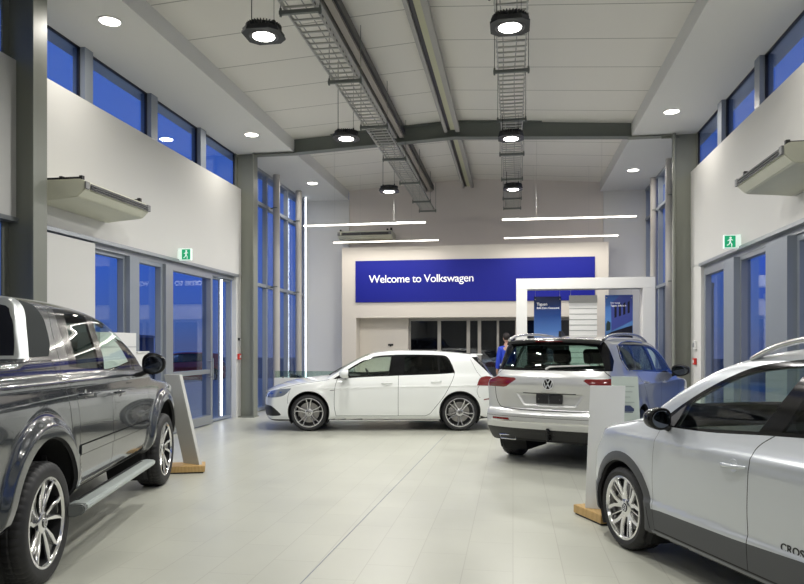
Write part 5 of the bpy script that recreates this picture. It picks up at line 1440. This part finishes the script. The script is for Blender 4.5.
# exit signs
def exit_sign(x, y, z, s, label):
    r = empty('exit_sign', (x, y, z)); tag(r, label, 'exit sign', 'green exit signs')
    a, b_ = (0, s*.235); 
    bm = bmesh.new(); box(bm, min(a, b_), max(a, b_), -.03, .03, -.10, .10, .006); new('light_box', bm, M_exit_white, r)
    bm = bmesh.new(); box(bm, s*.075, s*.225, -.033, -.030, -.085, .085); gp = new('green_face', bm, M_green, r)
    c = s*.15
    bm = bmesh.new()
    tube(bm, (c+.005, -.036, .055), (c+.005, -.033, .055), .016, 14)
    for poly in ([(-.012, .035), (.016, .040), (.010, -.012), (-.010, -.012)], [(-.010, -.010), (.008, -.012), (-.012, -.045), (-.042, -.062), (-.046, -.052), (-.022, -.038)], [(0, -.010), (.012, -.012), (.030, -.040), (.026, -.078), (.014, -.078), (.016, -.044)], [(-.012, .035), (-.038, .012), (-.034, .004), (-.008, .022)], [(.014, .038), (.040, .022), (.036, .012), (.012, .026)]):
        prism(bm, [(c+p_, q_) for p_, q_ in poly], -.036, -.033, 'xz')
    new('running_figure', bm, M_exit_white, gp)
    bm = bmesh.new(); box(bm, 0, -s*.004, -.05, .05, -.06, .06); new('wall_plate', bm, M_white, r)
exit_sign(XL+.002, 10.95, 3.03, 1, 'green running-figure exit sign on the left wall above the glass door')
exit_sign(XR-.002, 10.80, 3.02, -1, 'green exit sign on the right wall above the glass')

def small_box(x, y, z, w, h, m, nm, label, cat, s, extra=None):
    bm = bmesh.new(); box(bm, x, x+s*.045, y-w/2, y+w/2, z-h/2, z+h/2, .006); o = new(nm, bm, m); tag(o, label, cat)
    bm = bmesh.new(); box(bm, x+s*.045, x+s*.049, y-w*.28, y+w*.28, z-h*.25, z+h*.25); new(extra or 'button', bm, M_white if m is not M_white else M_alu, o)
small_box(XL-.02, 13.58, 1.26, .11, .12, M_red, 'fire_call_point', 'red fire call point on the white strip left of the steel column', 'call point', 1)
small_box(XL-.02, 13.58, 1.62, .05, .05, M_black, 'key_switch', 'tiny black switch above the left red call point', 'switch', 1)
small_box(XR, 13.30, 1.20, .12, .12, M_red, 'fire_call_point', 'red fire call point on the right wall end beyond the silver SUV', 'call point', -1)
small_box(XR, 13.30, 1.50, .14, .16, M_white, 'intercom', 'white wall box above the right red call point', 'switch', -1)

# white cabinets left, behind the pickup
bm = bmesh.new(); box(bm, -5.50, -5.18, 8.05, 8.90, 0, 1.665, .004); o = new('display_cabinet', bm, M_white); tag(o, 'tall white cabinet seen through and over the pickup windows', 'cabinet')
bm = bmesh.new(); box(bm, -5.179, -5.174, 8.06, 8.89, 1.47, 1.478); new('groove', bm, M_alu, o)
bm = bmesh.new(); box(bm, -5.50, -5.18, 8.905, 9.20, 0, 1.39, .004); o = new('low_cabinet', bm, M_white); tag(o, 'lower white cabinet between the tall white cabinet and the pickup mirror', 'cabinet')
bm = bmesh.new(); box(bm, -5.52, -5.16, 8.905, 9.22, 1.391, 1.41, .003); new('cabinet_top', bm, M_white, o)
# low counter with a glass guard, left behind the hatchback nose
bm = bmesh.new(); box(bm, -5.30, -3.4, 14.85, 15.30, 0, .76, .004); o = new('low_counter', bm, M_white); tag(o, 'low white counter with glass guard behind the nose of the white hatchback', 'counter')
bm = bmesh.new(); box(bm, -5.29, -3.42, 14.88, 14.892, .765, .92); new('glass_guard', bm, glassmat('guard_glass', (.75, .85, .80), .10), o)
for x in (-5.1, -3.7):
    bm = bmesh.new(); box(bm, x-.02, x+.02, 14.87, 14.90, .755, .80); new('guard_clamp', bm, M_chrome, o)
bm = bmesh.new(); prism(bm, [(-4.98, .762), (-4.72, .762), (-4.74, .80), (-4.82, .83), (-4.93, .82)], 14.95, 15.1, 'xz'); o = new('desk_phone', bm, M_black); tag(o, 'small black device lying on the low white counter', 'phone')
bm = bmesh.new(); box(bm, -4.95, -4.91, 14.94, 15.11, .822, .845, .005); new('handset', bm, M_black_gloss, o)

# person in the distance --------------------------------------------------
def skin(name, pts, edges, rad, m, parent, sub=2, loc=(0, 0, 0), root_i=0):
    me = bpy.data.meshes.new(name); me.from_pydata(pts, edges, []); o = bpy.data.objects.new(name, me); COL.objects.link(o)
    md = o.modifiers.new('s', 'SKIN'); md.use_smooth_shade = True
    for i, r_ in enumerate(rad):
        v = me.skin_vertices[0].data[i]; v.radius = (r_, r_) if not isinstance(r_, tuple) else r_
        v.use_root = (i == root_i)
    md2 = o.modifiers.new('b', 'SUBSURF'); md2.levels = sub; md2.render_levels = sub
    dg = bpy.context.evaluated_depsgraph_get(); dg.update()
    me2 = bpy.data.meshes.new_from_object(o.evaluated_get(dg)); bpy.data.objects.remove(o)
    o = bpy.data.objects.new(name, me2); COL.objects.link(o); me2.materials.clear(); me2.materials.append(m)
    me2.polygons.foreach_set('use_smooth', [True]*len(me2.polygons)); o.parent = parent; o.location = loc
    return o
def person():
    """stands facing away, weight on both feet, arms hanging; faces +y"""
    M_skin = mat('skin', (.50, .30, .22), .55)
    r = empty('person', (-.15, 16.75, 0), math.radians(20)); tag(r, 'person in blue jacket and dark trousers, standing between the two parked cars', 'person')
    P = [(0, 0, .93), (0, .0, 1.08), (0, -.01, 1.25), (0, -.01, 1.40), (0, 0, 1.50), (0, .015, 1.58),
         (.10, 0, .88), (.105, .01, .50), (.11, -.02, .10), (.115, .10, .035), (-.10, 0, .88), (-.105, .01, .50), (-.11, -.02, .10), (-.115, .10, .035),
         (.17, -.01, 1.41), (.215, -.02, 1.15), (.22, .05, .90), (.22, .075, .84), (-.17, -.01, 1.41), (-.215, -.02, 1.15), (-.22, .05, .90), (-.22, .075, .84)]
    E_ = [(0, 1), (1, 2), (2, 3), (3, 4), (4, 5), (0, 6), (6, 7), (7, 8), (8, 9), (0, 10), (10, 11), (11, 12), (12, 13), (3, 14), (14, 15), (15, 16), (16, 17), (3, 18), (18, 19), (19, 20), (20, 21)]
    R_ = [(.14, .11), (.13, .10), (.145, .11), (.13, .09), .055, .05, .085, .056, .04, .032, .085, .056, .04, .032, .058, .045, .032, .03, .058, .045, .032, .03]
    b = skin('body', P, E_, R_, M_skin, r)
    bm = bmesh.new(); bmesh.ops.create_uvsphere(bm, u_segments=24, v_segments=18, radius=1)
    for v in bm.verts:
        x, y, z = v.co; j = 1-.22*max(0, -z); v.co = (x*.076*j, y*.095*(1-.1*max(0, -z))+.02, z*.118+1.665)
    bmesh.ops.create_cone(bm, cap_ends=True, segments=10, radius1=.016, radius2=.006, depth=.045, matrix=Matrix.Translation((0, .12, 1.655)))
    for sg in (1, -1): bmesh.ops.create_uvsphere(bm, u_segments=10, v_segments=8, radius=.02, matrix=Matrix.Translation((sg*.078, .01, 1.66)) @ Matrix.Diagonal((.4, 1, 1.5, 1)))
    new('head', bm, M_skin, r, True, angle=180)
    bm = bmesh.new(); bmesh.ops.create_uvsphere(bm, u_segments=24, v_segments=16, radius=1)
    for v in list(bm.verts):
        x, y, z = v.co; v.co = (x*.086, y*.106+.008, z*.105+1.695)
    bmesh.ops.delete(bm, geom=[v for v in bm.verts if v.co.y > .06 and v.co.z < 1.71], context='VERTS'); new('hair', bm, mat('dark_hair', (.015, .01, .008), .6), r, True, angle=180)
    for sg in (1, -1):
        for q in range(5):
            x = sg*(.22); y = .045+.018*q if q < 4 else .035; ln = (.07, .08, .078, .06, .05)[q]
            skin('finger' if q < 4 else 'thumb', [(x, y+.0, .85), (x-sg*.004, y+.004, .85-ln*.5), (x-sg*.014, y+.010, .85-ln)] if q < 4 else [(x, .05, .87), (x-sg*.02, .085+.03, .85), (x-sg*.03, .125, .82)], [(0, 1), (1, 2)], [.010, .009, .007], M_skin, b, 1)
    JP = [(0, 0, .95), (0, -.0, 1.10), (0, -.01, 1.25), (0, -.01, 1.40), (0, 0, 1.49), (.17, -.01, 1.41), (.216, -.02, 1.15), (.222, .045, .92), (-.17, -.01, 1.41), (-.216, -.02, 1.15), (-.222, .045, .92)]
    skin('jacket', JP, [(0, 1), (1, 2), (2, 3), (3, 4), (3, 5), (5, 6), (6, 7), (3, 8), (8, 9), (9, 10)], [(.175, .135), (.165, .13), (.17, .13), (.15, .105), .07, .07, .058, .05, .07, .058, .05], mat('jacket_blue', (.02, .06, .55), .6), r)
    bm = bmesh.new(); lathe(bm, [(.150, .0), (.185, .0), (.185, .05), (.150, .05)], 28, 'z')
    for v in bm.verts: v.co.y *= .80; v.co.z += 1.0
    new('jacket_hem', bm, mat('hem_white', (.7, .75, .8), .5), r, True)
    TP = [(0, 0, .93), (.10, 0, .86), (.106, .01, .50), (.11, -.02, .08), (-.10, 0, .86), (-.106, .01, .50), (-.11, -.02, .08)]
    skin('trousers', TP, [(0, 1), (1, 2), (2, 3), (0, 4), (4, 5), (5, 6)], [(.155, .125), .098, .072, .06, .098, .072, .06], mat('trousers_dark', (.015, .017, .025), .8), r)
    for sg in (1, -1):
        bm = bmesh.new(); box(bm, sg*.112-.045, sg*.112+.045, -.09, .17, 0, .075, .03); new('shoe', bm, M_black, r, True, angle=60)
person()

# vehicles and ground outside ------------------------------------------------
bm = bmesh.new(); box(bm, -13, XL-.36, -10, 30, -.2, -.02); struct('path', bm, noise_bump(mat('concrete_apron', (.33, .33, .31), .8), 5, .1, colvar=.1)).name = 'paved_apron'  # concrete aprons, their pale tone also standing for light spilling from indoors
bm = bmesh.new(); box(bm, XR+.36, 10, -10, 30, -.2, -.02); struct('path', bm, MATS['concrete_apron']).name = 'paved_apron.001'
hatchback('red_hatchback', paint('paint_red', (.55, .02, .015), 0, .3), 'red hatchback parked outside, seen through the left glass door', 'car', (-15.6, 27.6, -.2), math.radians(215), 130, 50, False)
def white_suv():
    root = empty('white_suv', (-1.1, 22.2, 0), math.radians(182)); tag(root, 'white car in the dark room behind the glass doors', 'car')
    sp = dict(SUV); sk, b = build_car(sp, root, 150, 60)
    W = lambda nm, o, m, side=0: sk.build(nm, o, m, root, side)
    W(['body', 'front_door', 'rear_door', 'seam', 'tail_lamp'], 'body', P_white)
    W(['window_trim', 'front_window', 'rear_window', 'quarter_window', 'windscreen', 'rear_glass', 'glass_surround', 'lower_trim', 'chrome_strip', 'reflector'], 'dark_glass', M_black_gloss)
    finish_wheels(root, sp, 'plain', [0])
    for sg in (1, -1): mirror(root, (-.78, sg*1.02, 1.13), sg, M_black, (.12, .26, .16))
white_suv()
# far low buildings across the road
for (x, y, w, d, h_, t) in ((-62, 70, 40, 12, 3.6, 'long low warehouse far outside beyond the red car'), (-75, 35, 14, 30, 4.4, 'low grey shed far outside left')):
    bm = bmesh.new(); prism(bm, [(-w/2, 0), (w/2, 0), (w/2, h_*.8), (0, h_), (-w/2, h_*.8)], -d/2, d/2, 'xz'); o = new('warehouse', bm, mat('warehouse_grey', (.12, .13, .18), .8), None); o.location = (x, y, -.25); tag(o, t, 'building')
    bm = bmesh.new(); box(bm, -w/2-.3, w/2+.3, -d/2-.3, d/2+.3, h_*.8-.3, h_*.8-.1); new('eaves', bm, mat('eaves_blue', (.2, .22, .3), .6), o)
